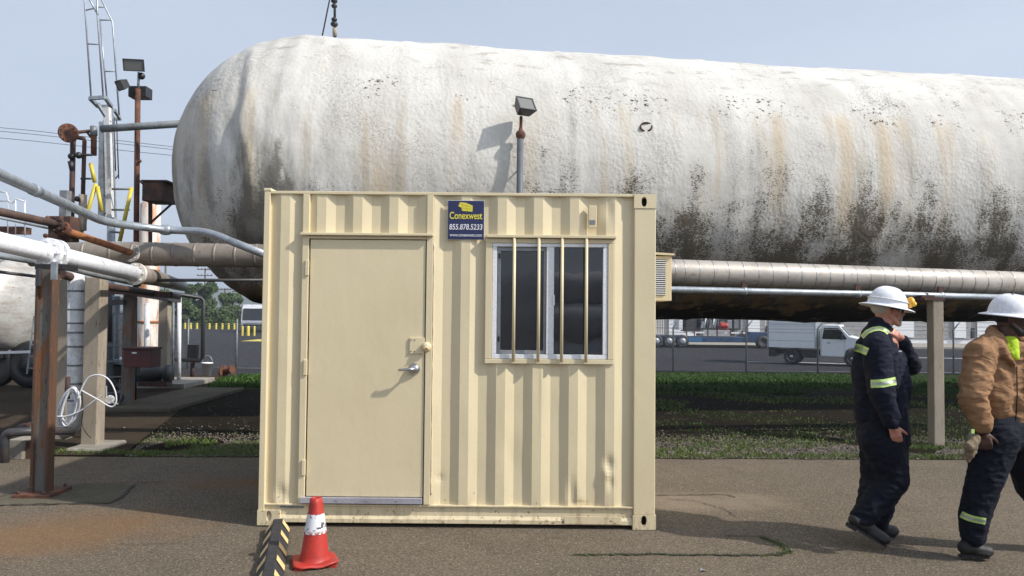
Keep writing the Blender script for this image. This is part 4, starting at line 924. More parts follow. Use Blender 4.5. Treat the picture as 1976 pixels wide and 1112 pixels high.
# overhead cables
for lab, pts_ in (('uppermost of the three overhead cables left of the tank', [(-60, 241), (60, 252), (200, 268), (362, 287)]), ('middle of the three overhead cables left of the tank', [(-60, 248), (60, 259), (200, 274), (362, 292)]), ('lowest of the three overhead cables left of the tank', [(-60, 261), (60, 272), (200, 287), (362, 303)])):
    pth('power_line', lab, [P(x, y, 45) for x, y in pts_], .016, M['black'], 5, 'cable', 'wire')
pth('power_line', 'faint cable right of the rusty cabinet running behind the tank', [P(335, 378, 45), P(420, 383, 45)], .012, M['black'], 5, 'cable', 'wire')

# ------------------------------------------------------------------ utility poles and trees far left
def upole(px, ytop, Y, lab, arms=1, h=None):
    gzv = gz(Y); q = P(px, ytop, Y); th = thing('utility_pole', lab, 'pole', (q.x, Y, gzv), 'wooden utility poles by the far road')
    MB().tube([Vector((q.x, Y, gzv)), q], [.16, .11], 8).build('pole', M['wood'], th)
    for i in range(arms):
        z_ = q.z - .35 - i * 1.0; MB().box(q.x - 1.25, q.x + 1.25, Y - .2, Y - .1, z_, z_ + .14).build('crossarm', M['wood'], th)
        for dx in (-1.1, -.5, .5, 1.1): MB().cyl((q.x + dx, Y - .15, z_ + .14), (q.x + dx, Y - .15, z_ + .36), .05, 6).build('insulator', M['black'], th)
upole(396, 517, 120, 'double crossarm pole framed between two pipes above the bushes', 2)
upole(434, 556, 130, 'slim pole in front of the second bush', 1)
upole(463, 560, 125, 'pole with a crossarm just left of the white bus', 1)
upole(320, 500, 90, 'plain pole between the rusty column tank and the pipes', 0)
def tree(name, lab, px, Y, wpx, ytop, ybot, n, seedv, grp=None, cat='tree'):
    rnd = random.Random(seedv); s = Y / F_PX; x = P(px, 600, Y).x; zb = gz(Y); zt = P(px, ytop, Y).z; th = thing(name, lab, cat, (x, Y, zb), grp)
    W = wpx * s / 2; H = zt - zb; t_ = MB(); t_.tube([(x, Y, zb), (x + .1, Y, zb + H * .35), (x, Y, zb + H * .75)], [.05 * H, .035 * H, .012 * H], 8)
    for i in range(5):
        a = rnd.uniform(0, 6.28); t_.tube([(x + .05, Y, zb + H * rnd.uniform(.25, .5)), (x + math.cos(a) * W * .6, Y + math.sin(a) * W * .6, zb + H * rnd.uniform(.55, .8))], [.02 * H, .007 * H], 6)
    t_.build('trunk', M['bark'], th)
    cl = [(Vector((x + rnd.gauss(0, .42) * W, Y + rnd.gauss(0, .42) * W, zb + H * rnd.uniform(.25, .9))), rnd.uniform(.2, .4) * W) for _ in range(22)]
    cl = [(c_ if abs(c_.x - x) < W * .8 else Vector((x, Y, c_.z)), r * (1.1 - .5 * max(0, (c_.z - zb) / H - .5))) for c_, r in cl]
    m = MB()
    for _ in range(n):
        c_, r = rnd.choice(cl); v_ = Vector((rnd.gauss(0, 1), rnd.gauss(0, 1), rnd.gauss(0, .8))).normalized() * r * rnd.uniform(.5, 1.08); p = c_ + v_
        if p.z < zb + .05 * H: continue
        a = Vector((rnd.gauss(0, 1), rnd.gauss(0, 1), rnd.gauss(0, 1))).normalized(); b = a.orthogonal().normalized(); k = rnd.uniform(.010, .022) * Y / 8
        m.add([p - a * k, p + b * k * .8, p + a * k, p - b * k * .8], [(0, 1, 2, 3)])
    m.build('crown', M['leaf'], th, fix=False)
tree('tree', 'tall dark bush like tree directly right of the black pipe frame', 386, 105, 62, 545, 625, 7000, 3)
tree('tree', 'rounder lower tree between the two slim utility poles', 440, 112, 60, 566, 625, 6000, 5)
tree('tree', 'small ragged tree seen through the black pipe frame', 352, 100, 40, 568, 625, 4500, 8)
tree('shrub', 'low green shrub on the bank below the round tree', 425, 100, 60, 596, 625, 3500, 9, None, 'shrub')
tree('shrub', 'low wide shrub near the bus on the green bank', 462, 104, 44, 592, 625, 3000, 10, None, 'shrub')
tree('tree', 'distant dark tree hidden partly by the grey brown post', 310, 110, 50, 560, 625, 3500, 11)
# green bank below the shrubs
kind(MB().add([(P(px, 600, y_).x, y_, z_) for y_, k in ((97, 0), (104, 1), (112, 1), (118, 0)) for px, z_ in ((330, gz(100)), (380, gz(100) + .9 * k), (430, gz(100) + 1.5 * k), (480, gz(100) + .8 * k), (520, gz(100)))],
     [(j * 5 + i, j * 5 + i + 1, j * 5 + i + 6, j * 5 + i + 5) for j in range(3) for i in range(4)], True).build('grass_bank', M['turf'], fix=False))

# ------------------------------------------------------------------ bollards
def bollard(px, Y, h, lab, r=.12, mat='yellow', grp='yellow bollards across the parking lot'):
    x = P(px, 630, Y).x; z_ = gz(Y); b = MB(); b.lathe([(r, 0), (r, h - .08), (r * .8, h - .02), (0, h)], (x, Y, z_), seg=12); o = b.build('bollard', M[mat]); tag(o, lab, 'bollard', grp)
for i, px in enumerate((357, 368, 380, 404, 417, 429, 441, 452)):
    bollard(px, 92, .78, ('far yellow bollard below the dark trees, number %d counting from the left' % (i + 1)) if False else ['leftmost yellow bollard of the far row', 'second yellow bollard from left in the far row', 'third yellow bollard from left, inside the black pipe frame', 'far yellow bollard just right of the black pipe frame', 'fifth yellow bollard from left in the far row', 'third yellow bollard from the right end of the far row', 'second yellow bollard from the right end of the far row', 'rightmost yellow bollard of the far row'][i], .13)
for px, lab, r in ((468, 'near yellow bollard below the left corner of the bus', .10), (479, 'near yellow bollard below the middle of the bus', .15), (491, 'near pale yellow bollard beside the container edge', .10)): bollard(px, 70, .95, lab, r)
kind(MB().box(P(482, 650, 60).x, P(520, 650, 60).x, 58, 62, gz(60) + .024, gz(60) + .028).build('road_marking', M['yellow']))
# ------------------------------------------------------------------ bus
bs = thing('bus', 'white bus with a dark windscreen parked beyond the yellow bollards', 'bus', (P(485, 640, 80).x, 80, gz(80)))
xl, xr = P(465, 620, 80).x, P(513, 620, 80).x; zb = gz(80); 
pf = [(80, zb + .45), (79.9, zb + 1.2), (80.15, zb + 2.6), (80.6, zb + 3.05), (91, zb + 3.1), (91, zb + .45)]
MB().prism([(xl, y, z) for y, z in pf], (xr - xl, 0, 0)).build('body', plain('bus_paint', (.62, .63, .66), .35), bs, .05)
MB().prism([(xl + .18, 79.93, zb + 1.35), (xr - .18, 79.93, zb + 1.35), (xr - .22, 80.13, zb + 2.62), (xl + .22, 80.13, zb + 2.62)], (0, -.04, 0)).build('windscreen', M['glass'], bs)
MB().box(xl + .25, xr - .25, 79.80, 79.88, zb + .72, zb + 1.0).build('grille', M['black'], bs); MB().box(xl + .1, xr - .1, 79.74, 79.9, zb + .4, zb + .62).build('bumper', M['darkpipe'], bs, .02)
for x in (xl + .3, xr - .3): MB().cyl((x, 79.90, zb + .88), (x, 79.80, zb + .88), .13, 12).build('headlight', M['vinyl'], bs)
for x in (xl + .25, xr - .25): MB().lathe([(0, -.15), (.45, -.15), (.48, -.1), (.48, .1), (.45, .15), (0, .15)], (x, 81.8, zb + .48), (1, 0, 0), 20).build('wheel', M['rubber'], bs)
MB().box(xl - .35, xl - .15, 79.7, 79.85, zb + 1.7, zb + 2.4).build('mirror', M['black'], bs, .02)

# ------------------------------------------------------------------ chain-link fence
def mesh_fence(name, lab, x0, x1, Y, posts_px, arm=True):
    th = thing(name, lab, 'fence', (x0, Y, gz(Y))); z0 = gz(Y); H = 1.9
    for px in posts_px:
        x = P(px, 700, Y).x; MB().tube([(x, Y, z0), (x, Y, z0 + H), (x + .25, Y - .1, z0 + H + .36)] if arm else [(x, Y, z0), (x, Y, z0 + H + .2)], .036, 8).build('post', M['galv_dull'], th)
    w_ = MB()
    for z_ in (H - .02, .06): w_.tube([(x0, Y, z0 + z_), (x1, Y, z0 + z_)], .010, 4)
    if arm:
        for k in (.3, .65, 1.): w_.tube([(x0, Y - .1 * k, z0 + H + .36 * k), (x1, Y - .1 * k, z0 + H + .36 * k)], .005, 4)
    w_.build('wire', M['galv_dull'], th)
    m = MB(); x = x0 - H; r = .0011
    while x < x1:
        for (a, b) in ((0, H), (H, 0)):
            xa, xb, za, zb_ = x, x + H, a, b
            if xa < x0: t_ = (x0 - xa) / (xb - xa); za = za + (zb_ - za) * t_; xa = x0
            if xb > x1: t_ = (x1 - xa) / (xb - xa); zb_ = za + (zb_ - za) * t_; xb = x1
            if xb > xa: m.add([(xa, Y, z0 + za - r), (xb, Y, z0 + zb_ - r), (xb, Y + .004, z0 + zb_ + r), (xa, Y + .004, z0 + za + r)], [(0, 1, 2, 3)])
        x += .11
    o = m.build('wire_mesh', M['galv_dull'], th, fix=False)
mesh_fence('chain_link_fence', 'chain link fence with bent barbed arms behind the grass bank on the right', P(1180, 700, 32).x, P(2050, 700, 32).x, 32, (1299, 1440, 1578, 1716, 1840, 1975))
mesh_fence('chain_link_fence', 'low chain link fence in front of the parking lot at left', P(300, 700, 31).x, P(560, 700, 31).x, 31, (362, 456), False)

# ------------------------------------------------------------------ long building
bd = thing('warehouse', 'long pale grey corrugated warehouse beyond the road', 'building', (12, 64, -.72))
zb = -.72; xL = P(1200, 640, 64).x; xR = 75
t = NT('ribbed_cladding'); v_ = t.coord(); wv = t.n('ShaderNodeTexWave'); wv.inputs['Scale'].default_value = 1.6; wv.bands_direction = 'X'; t.l(v_, wv.inputs['Vector'])
M['clad'] = t.fin(t.mix(t.mr(t.noise(v_, .6, 4), .35, .7), (.42, .405, .39), (.34, .325, .31)), .7, 0, t.bump(wv.outputs['Fac'], .6, .05))
M['door_grey'] = plain('grey_dock_door', (.33, .32, .32), .6)
MB().box(xL, xR, 64, 90, zb, zb + 6.5).build('wall', M['clad'], bd)
MB().box(xL - .3, xR + .3, 63.6, 90.4, zb + 6.51, zb + 6.8).build('roof', M['galv_dull'], bd)
MB().box(xL, xR, 63.9, 63.99, zb, zb + .35).build('plinth', M['vinyl'], bd)
for i, px in enumerate(list(range(1290, 2050, 66))):
    x = P(px, 640, 64).x; dr_ = MB().box(x, x + 2.35, 63.86, 63.93, zb + .36, zb + 2.5).build('dock_door', M['door_grey'] if i % 3 else M['vinyl'], bd); s_ = MB()
    for k in range(6): s_.box(x + .04, x + 2.31, 63.835, 63.858, zb + .42 + k * .35, zb + .45 + k * .35)
    s_.build('panel_seams', M['clad'], dr_)
    MB().box(x + 2.45, x + 2.7, 63.82, 63.93, zb + .5, zb + 1.35).build('dock_bumper', M['black'], bd)
for px0, px1 in ((1442, 1464), (1700, 1760), (1838, 1860)):
    MB().box(P(px0, 640, 64).x, P(px1, 640, 64).x, 63.70, 63.81, zb + .5, zb + 3.4).build('panel', M['vinyl'], bd)

# ------------------------------------------------------------------ blue trailer with machinery
M['blue'] = worn('faded_blue_paint', (.018, .05, .12), (.010, .025, .06), 1.2, .45, .6, .5, c3=(.04, .09, .15)); M['skyblue'] = plain('light_blue_paint', (.03, .14, .30), .5)
YT = 54.; zg = gz(YT); tr = thing('lowboy_trailer', 'blue flatbed trailer carrying grey machinery in front of the warehouse', 'trailer', (P(1400, 660, YT).x, YT, zg))
def tx(px): return P(px, 650, YT).x
def tz(py): return P(1400, py, YT).z
MB().box(tx(1325), tx(1465), YT, YT + 2.5, tz(661), tz(651)).build('deck', M['blue'], tr, .02)
MB().box(tx(1329), tx(1355), YT - .03, YT - .005, tz(660), tz(652)).build('panel', M['skyblue'], tr)
MB().box(tx(1255), tx(1324.5), YT, YT + 2.5, tz(655), tz(649)).build('rear_deck', M['blue'], tr, .02)
MB().prism([(tx(1440), YT - .01, tz(652)), (tx(1450), YT - .01, tz(641)), (tx(1502), YT - .01, tz(642)), (tx(1500), YT - .01, tz(650)), (tx(1466), YT - .01, tz(652))], (0, 2.5, 0)).build('gooseneck', M['blue'], tr)
for px in (1266, 1291, 1317): 
    MB().lathe([(0, -.10), (.2, -.12), (.25, -.16), (.46, -.16), (.48, -.1), (.48, .14), (0, .14)], (tx(px), YT + .1, zg + .48), (0, 1, 0), 24).build('wheel', M['rubber'], tr)
    MB().lathe([(0, -.17), (.12, -.17), (.26, -.13), (.22, -.10)], (tx(px), YT + .07, zg + .48), (0, 1, 0), 18).build('rim', M['galv'], tr)
for px in (1472, 1492): 
    MB().lathe([(0, -.10), (.2, -.12), (.25, -.16), (.46, -.16), (.48, -.1), (.48, .14), (0, .14)], (tx(px), YT + .1, zg + .48), (0, 1, 0), 24).build('wheel', M['rubber'], tr)
mc = thing('machinery', 'grey machine on a steel frame with a bright red unit riding on the blue trailer', 'machine', (tx(1375), YT + .2, tz(648)))
MB().box(tx(1350), tx(1432), YT + .3, YT + 2.2, tz(637), tz(600)).build('housing', M['darkpipe'], mc, .03)
for k_ in range(6): MB().box(tx(1353 + k_ * 13), tx(1362 + k_ * 13), YT + .2, YT + .29, tz(634), tz(621 - (k_ % 3) * 3)).build('panel', M['galv_dull' if k_ % 2 else 'galv'], mc, .02)
MB().box(tx(1325), tx(1347), YT + .3, YT + 2., tz(641), tz(610)).build('pump', M['darkpipe'], mc, .05)
MB().box(tx(1311), tx(1319), YT + .3, YT + 2., tz(638), tz(605)).build('panel', M['vinyl'], mc, .03)
MB().box(tx(1318), tx(1440), YT + .2, YT + .3, tz(644), tz(641)).build('frame', M['vinyl'], mc)
for px in (1325, 1340, 1366, 1384, 1410, 1433): MB().box(tx(px), tx(px + 2), YT + .12, YT + .19, tz(649), tz(637)).build('stanchion', M['rust'], mc)
MB().lathe([(0, -.28), (.22, -.28), (.24, -.2), (.24, .2), (.18, .3), (0, .3)], (tx(1396), YT - .05, tz(629)), (1, 0, 0), 14, False).build('motor', plain('red_paint', (.40, .03, .02), .5), mc)
MB().box(tx(1387), tx(1406), YT + .0, YT + .29, tz(637), tz(632)).build('motor_base', plain('red_base', (.45, .03, .02), .4), mc)
for i in range(5): MB().tube([(tx(1352 + i * 8), YT + .22, tz(634)), (tx(1356 + i * 8), YT + .2, tz(612))], .05, 6).build('hose', M['vinyl'] if i % 2 else M['black'], mc)

# ------------------------------------------------------------------ box truck (built along +X at its own origin, then turned)
def truck():
    Yt = 37.2; q = P(1583, 700, Yt); yaw = R(-30); th = thing('box_truck', 'white box truck with a short cab parked beyond the fence', 'truck', (0, 0, 0)); W2 = 1.05
    wt = plain('white_truck_paint', (.82, .83, .85), .35, var=.03)
    def pr(outline, y0, y1, name, mat, bev=.02): return MB().prism([(x, y0, z) for x, z in outline], (0, y1 - y0, 0)).build(name, mat, th, bev)
    pr([(-2.75, .92), (-.20, .92), (-.20, 3.2), (-2.75, 3.2)], -1.12, 1.12, 'box', wt, .02)
    s_ = MB()
    for x in (-2.73, -.26):
        s_.box(x, x + .05, -1.135, -1.122, .93, 3.19)
    for z_ in (1.30, 1.75, 2.2): s_.box(-2.65, -.3, -1.127, -1.1225, z_, z_ + .02)
    s_.build('box_trim', M['galv'], th)
    MB().box(-.195, -.185, -1.05, 1.05, 1.0, 3.15).build('box_front', M['galv'], th)
    pr([(0, .62), (0, 2.05), (.18, 2.22), (.95, 2.22), (1.45, 1.62), (2.25, 1.42), (2.42, 1.25), (2.45, .55), (1.95, .55), (1.90, .85), (1.60, 1.0), (1.28, .85), (1.2, .5), (.05, .5)], -.98, .98, 'cab', wt, .04)
    pr([(.10, 1.45), (.20, 2.05), (.93, 2.05), (1.10, 1.85), (1.32, 1.50), (1.3, 1.45)], -.995, -.984, 'side_window', M['glass'], 0)
    MB().prism([(1.02, -.85, 2.12), (1.46, -.88, 1.64), (1.46, .88, 1.64), (1.02, .85, 2.12)], (.02, 0, .02)).build('windscreen', M['glassb'], th)
    MB().box(2.45, 2.58, -1.0, 1.0, .48, .72).build('bumper', M['steel'], th, .02); MB().box(2.44, 2.47, -.55, .55, .78, 1.15).build('grille', M['black'], th)
    for y in (-.78, .78): MB().box(2.40, 2.47, y - .16, y + .16, .85, 1.12).build('headlight', M['vinyl'], th, .02)
    MB().box(1.05, 1.15, -1.28, -1.06, 1.42, 1.72).build('mirror', M['black'], th, .02); MB().box(.35, .5, -1.0, -.984, 1.22, 1.26).build('door_handle', M['black'], th)
    d_ = MB(); d_.box(1.22, 1.232, -.986, -.981, .62, 1.5); d_.box(.06, .072, -.986, -.981, .62, 1.9); d_.build('door_seam', M['galv_dull'], th)
    MB().box(-2.7, 1.2, -.45, .45, .55, .80).build('chassis', M['black'], th); MB().box(-2.7, -2.35, -1.0, 1.0, .4, .9).build('mud_flap', M['black'], th); MB().box(-.95, -.2, -.98, -.5, .4, .8).build('tank', M['black'], th, .03)
    for x, yy in ((1.60, -.86), (1.60, .86), (-1.5, -.82), (-1.5, .82)):
        s = -1 if yy < 0 else 1
        w_ = MB().lathe([(.0, -.10), (.24, -.10), (.26, -.14), (.38, -.14), (.42, -.08), (.42, .10), (.38, .14), (0, .14)] if s < 0 else [(0, -.14), (.42, -.1), (.42, .1), (.38, .14), (.26, .14), (.24, .1), (0, .1)], (x, yy, .42), (0, 1, 0), 28).build('wheel', M['rubber'], th)
        MB().lathe([(0, -.12), (.07, -.13), (.12, -.06), (.22, -.09), (.24, -.12)], (x, yy + (-.0 if s < 0 else .24), .42), (0, 1, 0), 20).build('rim', M['steel'], w_)
    th.rotation_euler = (0, 0, yaw); th.scale = (.9, .9, .9); th.location = (q.x + .12, Yt, gz(Yt) + .02)
t = NT('clear_windscreen'); M['glassb'] = t.fin((.10, .14, .15), .08, 0, None, .8)
truck()

# ------------------------------------------------------------------ traffic cone and wheel stop
M['cone'] = worn('red_cone_plastic', (.44, .030, .019), (.34, .032, .023), 9, .45, .7, .5, 0, .25, 50, .003, c3=(.30, .06, .04))
t = NT('scuffed_white_collar'); v_ = t.coord(); n_ = t.noise(v_, 22, 5, .65, .6); n2 = t.noise(v_, 60, 3)
col = t.mix(t.mr(n_, .55, .60), (.66, .67, .70), (.05, .05, .05)); zc_ = t.sep(v_)[2]
low = t.mr(zc_, .235, .205); col = t.mix(t.math('MULTIPLY', low, t.mr(t.noise(v_, 14, 3), .46, .52)), col, (.28, .05, .035)); M['collar'] = t.fin(col, .55, 0, t.bump(n2, .2, .002))
yc = 4.90; cc = P(607, 1090, yc); cc.z = 0
cn = thing('traffic_cone', 'red traffic cone with a scuffed white collar in front of the door', 'cone', (cc.x, yc, 0))
def crad(z): return .036 + (.46 - z) / (.46 - .03) * .060
def ring(z0, z1, dr, name, mat, n=10):
    prf = [(crad(z0 + (z1 - z0) * i / n) + dr, z0 + (z1 - z0) * i / n) for i in range(n + 1)]
    return MB().lathe(prf, (cc.x, yc, 0), seg=40).build(name, mat, cn)
vs = []
prf = [(crad(.028) + .012, .026), (crad(.04) + .004, .035)] + [(crad(.04 + .42 * i / 14), .04 + .42 * i / 14) for i in range(15)] + [(.028, .466), (.026, .45), (.03, .30)]
o = MB().lathe(prf, (cc.x, yc, 0), seg=44); 
for q in o.v:
    q.z *= .925
    a = math.atan2(q.y - yc, q.x - cc.x); q.x += .0025 * mnoise.noise((a * 2, q.z * 9, 1)) + .03 * (q.z / .46) * .12; 
    if q.z > .35: q.x += .004 * math.sin(a * 3); q.y += .003 * math.cos(a * 2)
o.build('body', M['cone'], cn)
c2 = MB().lathe([(crad(z) + .0035, z) for z in [.222 + .135 * i / 10 for i in range(11)]], (cc.x, yc, 0), seg=44)
for q in c2.v: q.z *= .925; q.x += .03 * (q.z / .46) * .12
c2.build('collar', M['collar'], cn)
# warped square foot
N = 18; vs = []; fs = []; hw = .145
for lay in (0, 1):
    for j in range(N + 1):
        for i in range(N + 1):
            u, v2 = -1 + 2 * i / N, -1 + 2 * j / N; k = max(abs(u), abs(v2)); cut = max(0, abs(u) + abs(v2) - 1.62)
            x = u * hw * (1 - .35 * cut); y = v2 * hw * (1 - .35 * cut); warp = .022 * max(0, u) * max(0, -v2) + .010 * max(0, -u) * max(0, -v2) + .006 * mnoise.noise((u * 2, v2 * 2, 0)) * k
            xr_, yr_ = x * math.cos(.35) - y * math.sin(.35), x * math.sin(.35) + y * math.cos(.35)
            vs.append((cc.x + xr_, yc + yr_, (.012 if lay == 0 else .030) + warp - (.008 if lay and k > .97 else 0)))
n1 = (N + 1) ** 2
for j in range(N):
    for i in range(N):
        a = j * (N + 1) + i; q = (a, a + 1, a + N + 2, a + N + 1); fs.append(q[::-1]); fs.append(tuple(n1 + k for k in q))
edge = [i for i in range(N + 1)] + [j * (N + 1) + N for j in range(1, N + 1)] + [N * (N + 1) + i for i in range(N - 1, -1, -1)] + [j * (N + 1) for j in range(N - 1, 0, -1)]
for a, b in zip(edge, edge[1:] + edge[:1]): fs.append((a, b, n1 + b, n1 + a))
MB().add(vs, fs, True).build('foot', M['cone'], cn)
for (u, v2) in ((-.8, -.8), (.8, -.8), (.8, .8), (-.8, .8)): MB().boxc((cc.x + (u * math.cos(.35) - v2 * math.sin(.35)) * hw * .9, yc + (u * math.sin(.35) + v2 * math.cos(.35)) * hw * .9, .008), .05, .05, .014).build('pad', M['cone'], cn)

ws = thing('wheel_stop', 'black rubber wheel stop with pale yellow slanted bars at the container corner', 'wheel stop', (P(522, 1010, 5.5).x, 5.5, 0))
A_ = Vector((P(538, 1010, 5.66).x + .0, 5.66, 0)); B_ = Vector((P(519, 1112, 4.5).x, 4.5, 0)); dW = (B_ - A_).normalized(); Lw = 1.83; sW = Vector((-dW.y, dW.x, 0))   # sW points to the right of the view
if sW.x < 0: sW = -sW
hp_ = [(-.082, 0), (-.082, .028), (-.030, .100), (.030, .100), (.082, .028), (.082, 0)]
m = MB(); n = 36; vs = []; fs = []
for i in range(n + 1):
    s_ = Lw * i / n; e = min(s_, Lw - s_); hs = min(1, .35 + e / .10 * .65)
    groove = .93 if (i % 4 == 0) else 1.
    for a, b in hp_: q = A_ + dW * s_ + sW * a; vs.append((q.x, q.y, .003 + b * hs * groove))
for i in range(n):
    for k in range(5): fs.append((i * 6 + k, i * 6 + k + 1, (i + 1) * 6 + k + 1, (i + 1) * 6 + k))
fs += [tuple(range(6)), tuple(n * 6 + k for k in range(6))[::-1]]
m.add(vs, fs).build('body', M['rubber'], ws, .004)
k = 0; s_ = .12
while s_ < Lw - .2:
    for sd in (-1, 1):
        def sp(s2, t_):   # t_ 0 bottom .. 1 top of the sloping side
            a = (.0835 + (.0315 - .0835) * t_); b = .030 + .071 * t_
            q = A_ + dW * s2 + sW * (sd * a); return Vector((q.x, q.y, b + .003 + .0012))
        w_ = .10; sh = -.055 if True else 0
        q4 = [sp(s_ + .02, .03), sp(s_ + .02 + w_, .03), sp(s_ + w_, .97), sp(s_, .97)]
        nn = (q4[1] - q4[0]).cross(q4[3] - q4[0]).normalized() * .002
        MB().prism([q + nn * (1 if nn.dot(sW * sd) > 0 else -1) for q in q4], -nn * .2).build('reflector_bar', M['stripe'], ws)
    s_ += .275

# ------------------------------------------------------------------ patches and cracks in the asphalt
def gpt(px, py, z=.0):
    d = P(px, py, 1) - CAM_LOC; q = CAM_LOC + d * ((z - CAM_LOC.z) / d.z); return q
def ragged(pts, n, amp, seedv):
    out_ = []; rnd = random.Random(seedv)
    for a, b in zip(pts, pts[1:]):
        for i in range(n): out_.append(a.lerp(b, i / n) + Vector((rnd.uniform(-amp, amp), rnd.uniform(-amp, amp), 0)))
    return out_ + [pts[-1]]
def crack(pxs, w_, seedv, mat='crack', z=.012, name='asphalt_crack'):
    pts = ragged([gpt(*q) for q in pxs], 14, .012, seedv); rnd = random.Random(seedv); vs = []; fs = []
    for i, p in enumerate(pts):
        d = (pts[min(i + 1, len(pts) - 1)] - pts[max(i - 1, 0)]).normalized(); s2 = Vector((-d.y, d.x, 0)); k = w_ * rnd.uniform(.25, 1.1); vs += [(p + s2 * k).to_tuple()[:2] + (z,), (p - s2 * k).to_tuple()[:2] + (z,)]
    for i in range(len(pts) - 1): fs.append((2 * i, 2 * i + 1, 2 * i + 3, 2 * i + 2))
    kind(MB().add(vs, fs).build(name, M[mat], fix=False)); return pts
def patch(pxs, seedv, mat, name, z=.008):
    pts = ragged([gpt(*q) for q in pxs + [pxs[0]]], 8, .02, seedv)[:-1]
    kind(MB().add([(p.x, p.y, z) for p in pts], [tuple(range(len(pts)))]).build(name, M[mat], fix=False))
patch([(-60, 978), (40, 975), (150, 972), (216, 972), (258, 937), (190, 934), (60, 944), (0, 966), (-60, 968)], 4, 'patch', 'concrete_patch')
crack([(-60, 980), (60, 976), (215, 973), (235, 962), (260, 936)], .016, 1); crack([(-20, 966), (60, 944), (190, 934), (320, 932)], .007, 2)
g1_ = crack([(1110, 1073), (1250, 1072), (1400, 1074), (1500, 1073), (1524, 1066), (1500, 1050), (1466, 1037)], .016, 3)
crack([(1400, 1037), (1466, 1037)], .007, 5); crack([(1266, 958), (1400, 956), (1420, 962)], .010, 6); crack([(230, 1053), (350, 1051)], .004, 8)
crack([(1290, 965), (1340, 968), (1400, 985), (1420, 1000)], .006, 9)
# ------------------------------------------------------------------ gravel and grass (uncountable)
rnd = random.Random(11)
def stones(n, fx, name, lo=.006, hi=.018):
    m = MB()
    for _ in range(n):
        x, y = fx()
        r = rnd.uniform(lo, hi); z = gz(y) + .01; a = rnd.uniform(0, 6.28); c, s = math.cos(a) * r, math.sin(a) * r; k = rnd.uniform(.5, .9)
        m.add([(x + c, y + s, z), (x - s * k, y + c * k, z), (x - c, y - s, z), (x + s * k, y - c * k, z), (x + rnd.uniform(-.3, .3) * r, y, z + r * .8)], [(0, 1, 4), (1, 2, 4), (2, 3, 4), (3, 0, 4)])
    kind(m.build(name, M['stone'], fix=False), 'stuff')
def fr():
    while True:
        x = rnd.uniform(-4.9, 10); y = yard_edge(x) + .02 + abs(rnd.gauss(0, .75))
        if x < -4.30 - (y - 8.3) * .275: continue
        if -1.9 < x < 1.0 and y < 9: continue
        if mnoise.noise((x * .9, y * 1.2, 8)) < -.25: continue
        return x, y
stones(30000, fr, 'gravel')
def blades(n, fx, name, h0, h1, mat, wd=.004, lean=.5):
    m = MB()
    for _ in range(n):
        x, y = fx(); z = gz(y); h = rnd.uniform(h0, h1); a = rnd.uniform(0, 6.28); w_ = wd * rnd.uniform(.7, 1.5); dx, dy = math.cos(a) * w_, math.sin(a) * w_; lx, ly = rnd.gauss(0, lean) * h, rnd.gauss(0, lean) * h
        m.add([(x - dx, y - dy, z), (x + dx, y + dy, z), (x + lx * .4 + dx * .7, y + ly * .4 + dy * .7, z + h * .6), (x + lx, y + ly, z + h)], [(0, 1, 2, 3)])
    kind(m.build(name, M[mat], fix=False), 'stuff')
def fg():
    while True:
        x = rnd.uniform(-5, 10.5); y = yard_edge(x) + .03 + abs(rnd.gauss(0, .62))
        if x < -4.32 - (y - 8.3) * .275: continue
        if -1.9 < x < 1.0 and y < 9.5: continue
        p = mnoise.noise((x * .8, y * 1.6, 2)) + .35 * mnoise.noise((x * 5, y * 5, 4)); row = .20 * math.exp(-((y - yard_edge(x) - .10) / .12) ** 2) + .14 * math.exp(-((y - yard_edge(x) - .85) / .22) ** 2)
        if x > 2.6: row += .12
        if p + row < .05: continue
        return x, y
blades(34000, fg, 'grass', .015, .05, 'grass', .0045)
def fb():
    while True:
        x = rnd.uniform(-7.6, 17); y = 15.6 + 15.8 * rnd.random() ** 1.4
        if x < -4.6 - (y - 8.3) * .25 + .3 * mnoise.noise((y, 1, 1)): continue
        if mnoise.noise((x * .35, y * .5, 3)) + .4 * mnoise.noise((x * 1.7, y * 1.7, 3)) < -.22: continue
        return x, y
blades(70000, fb, 'grass', .025, .10, 'grass_lush', .011, .6)
def fu():
    while True:
        x = rnd.uniform(-2.5, 14); y = rnd.uniform(12.6, 15.8)
        if mnoise.noise((x * .6, y * .8, 5)) < .0: continue
        return x, y
blades(9000, fu, 'grass', .02, .07, 'grass', .006)
def fd():
    while True:
        x = rnd.uniform(-2.5, 14); y = rnd.uniform(9.4, 13)
        if mnoise.noise((x * .7, y * .9, 15)) < -.1: continue
        return x, y
blades(12000, fd, 'grass', .008, .035, 'grass_lush', .006)
m = MB()
for _ in range(2600):
    x, y = rnd.uniform(-6, 12), rnd.uniform(9.3, 15.5); r_ = rnd.uniform(.005, .016)
    if x < -4.6 - (y - 8.3) * .275: continue
    m.add([(x - r_, y, .004), (x, y - r_, .004), (x + r_, y, .004), (x, y + r_, .004), (x, y, r_ * .8)], [(0, 1, 4), (1, 2, 4), (2, 3, 4), (3, 0, 4)])
kind(m.build('loose_stones', M['stone'], fix=False), 'stuff')
def fcrk():
    p = rnd.choice(g1_); return p.x + rnd.gauss(0, .018), p.y + rnd.gauss(0, .012)
blades(1500, fcrk, 'grass', .006, .022, 'grass', .0025)
def ffoot(): 
    a = rnd.choice(((-5.05, 8.52), (-5.5, 8.4), (-4.5, 8.45), (-6.0, 8.4))); return a[0] + rnd.gauss(0, .25), a[1] + abs(rnd.gauss(0, .06))
blades(1500, ffoot, 'grass', .02, .06, 'grass', .004)
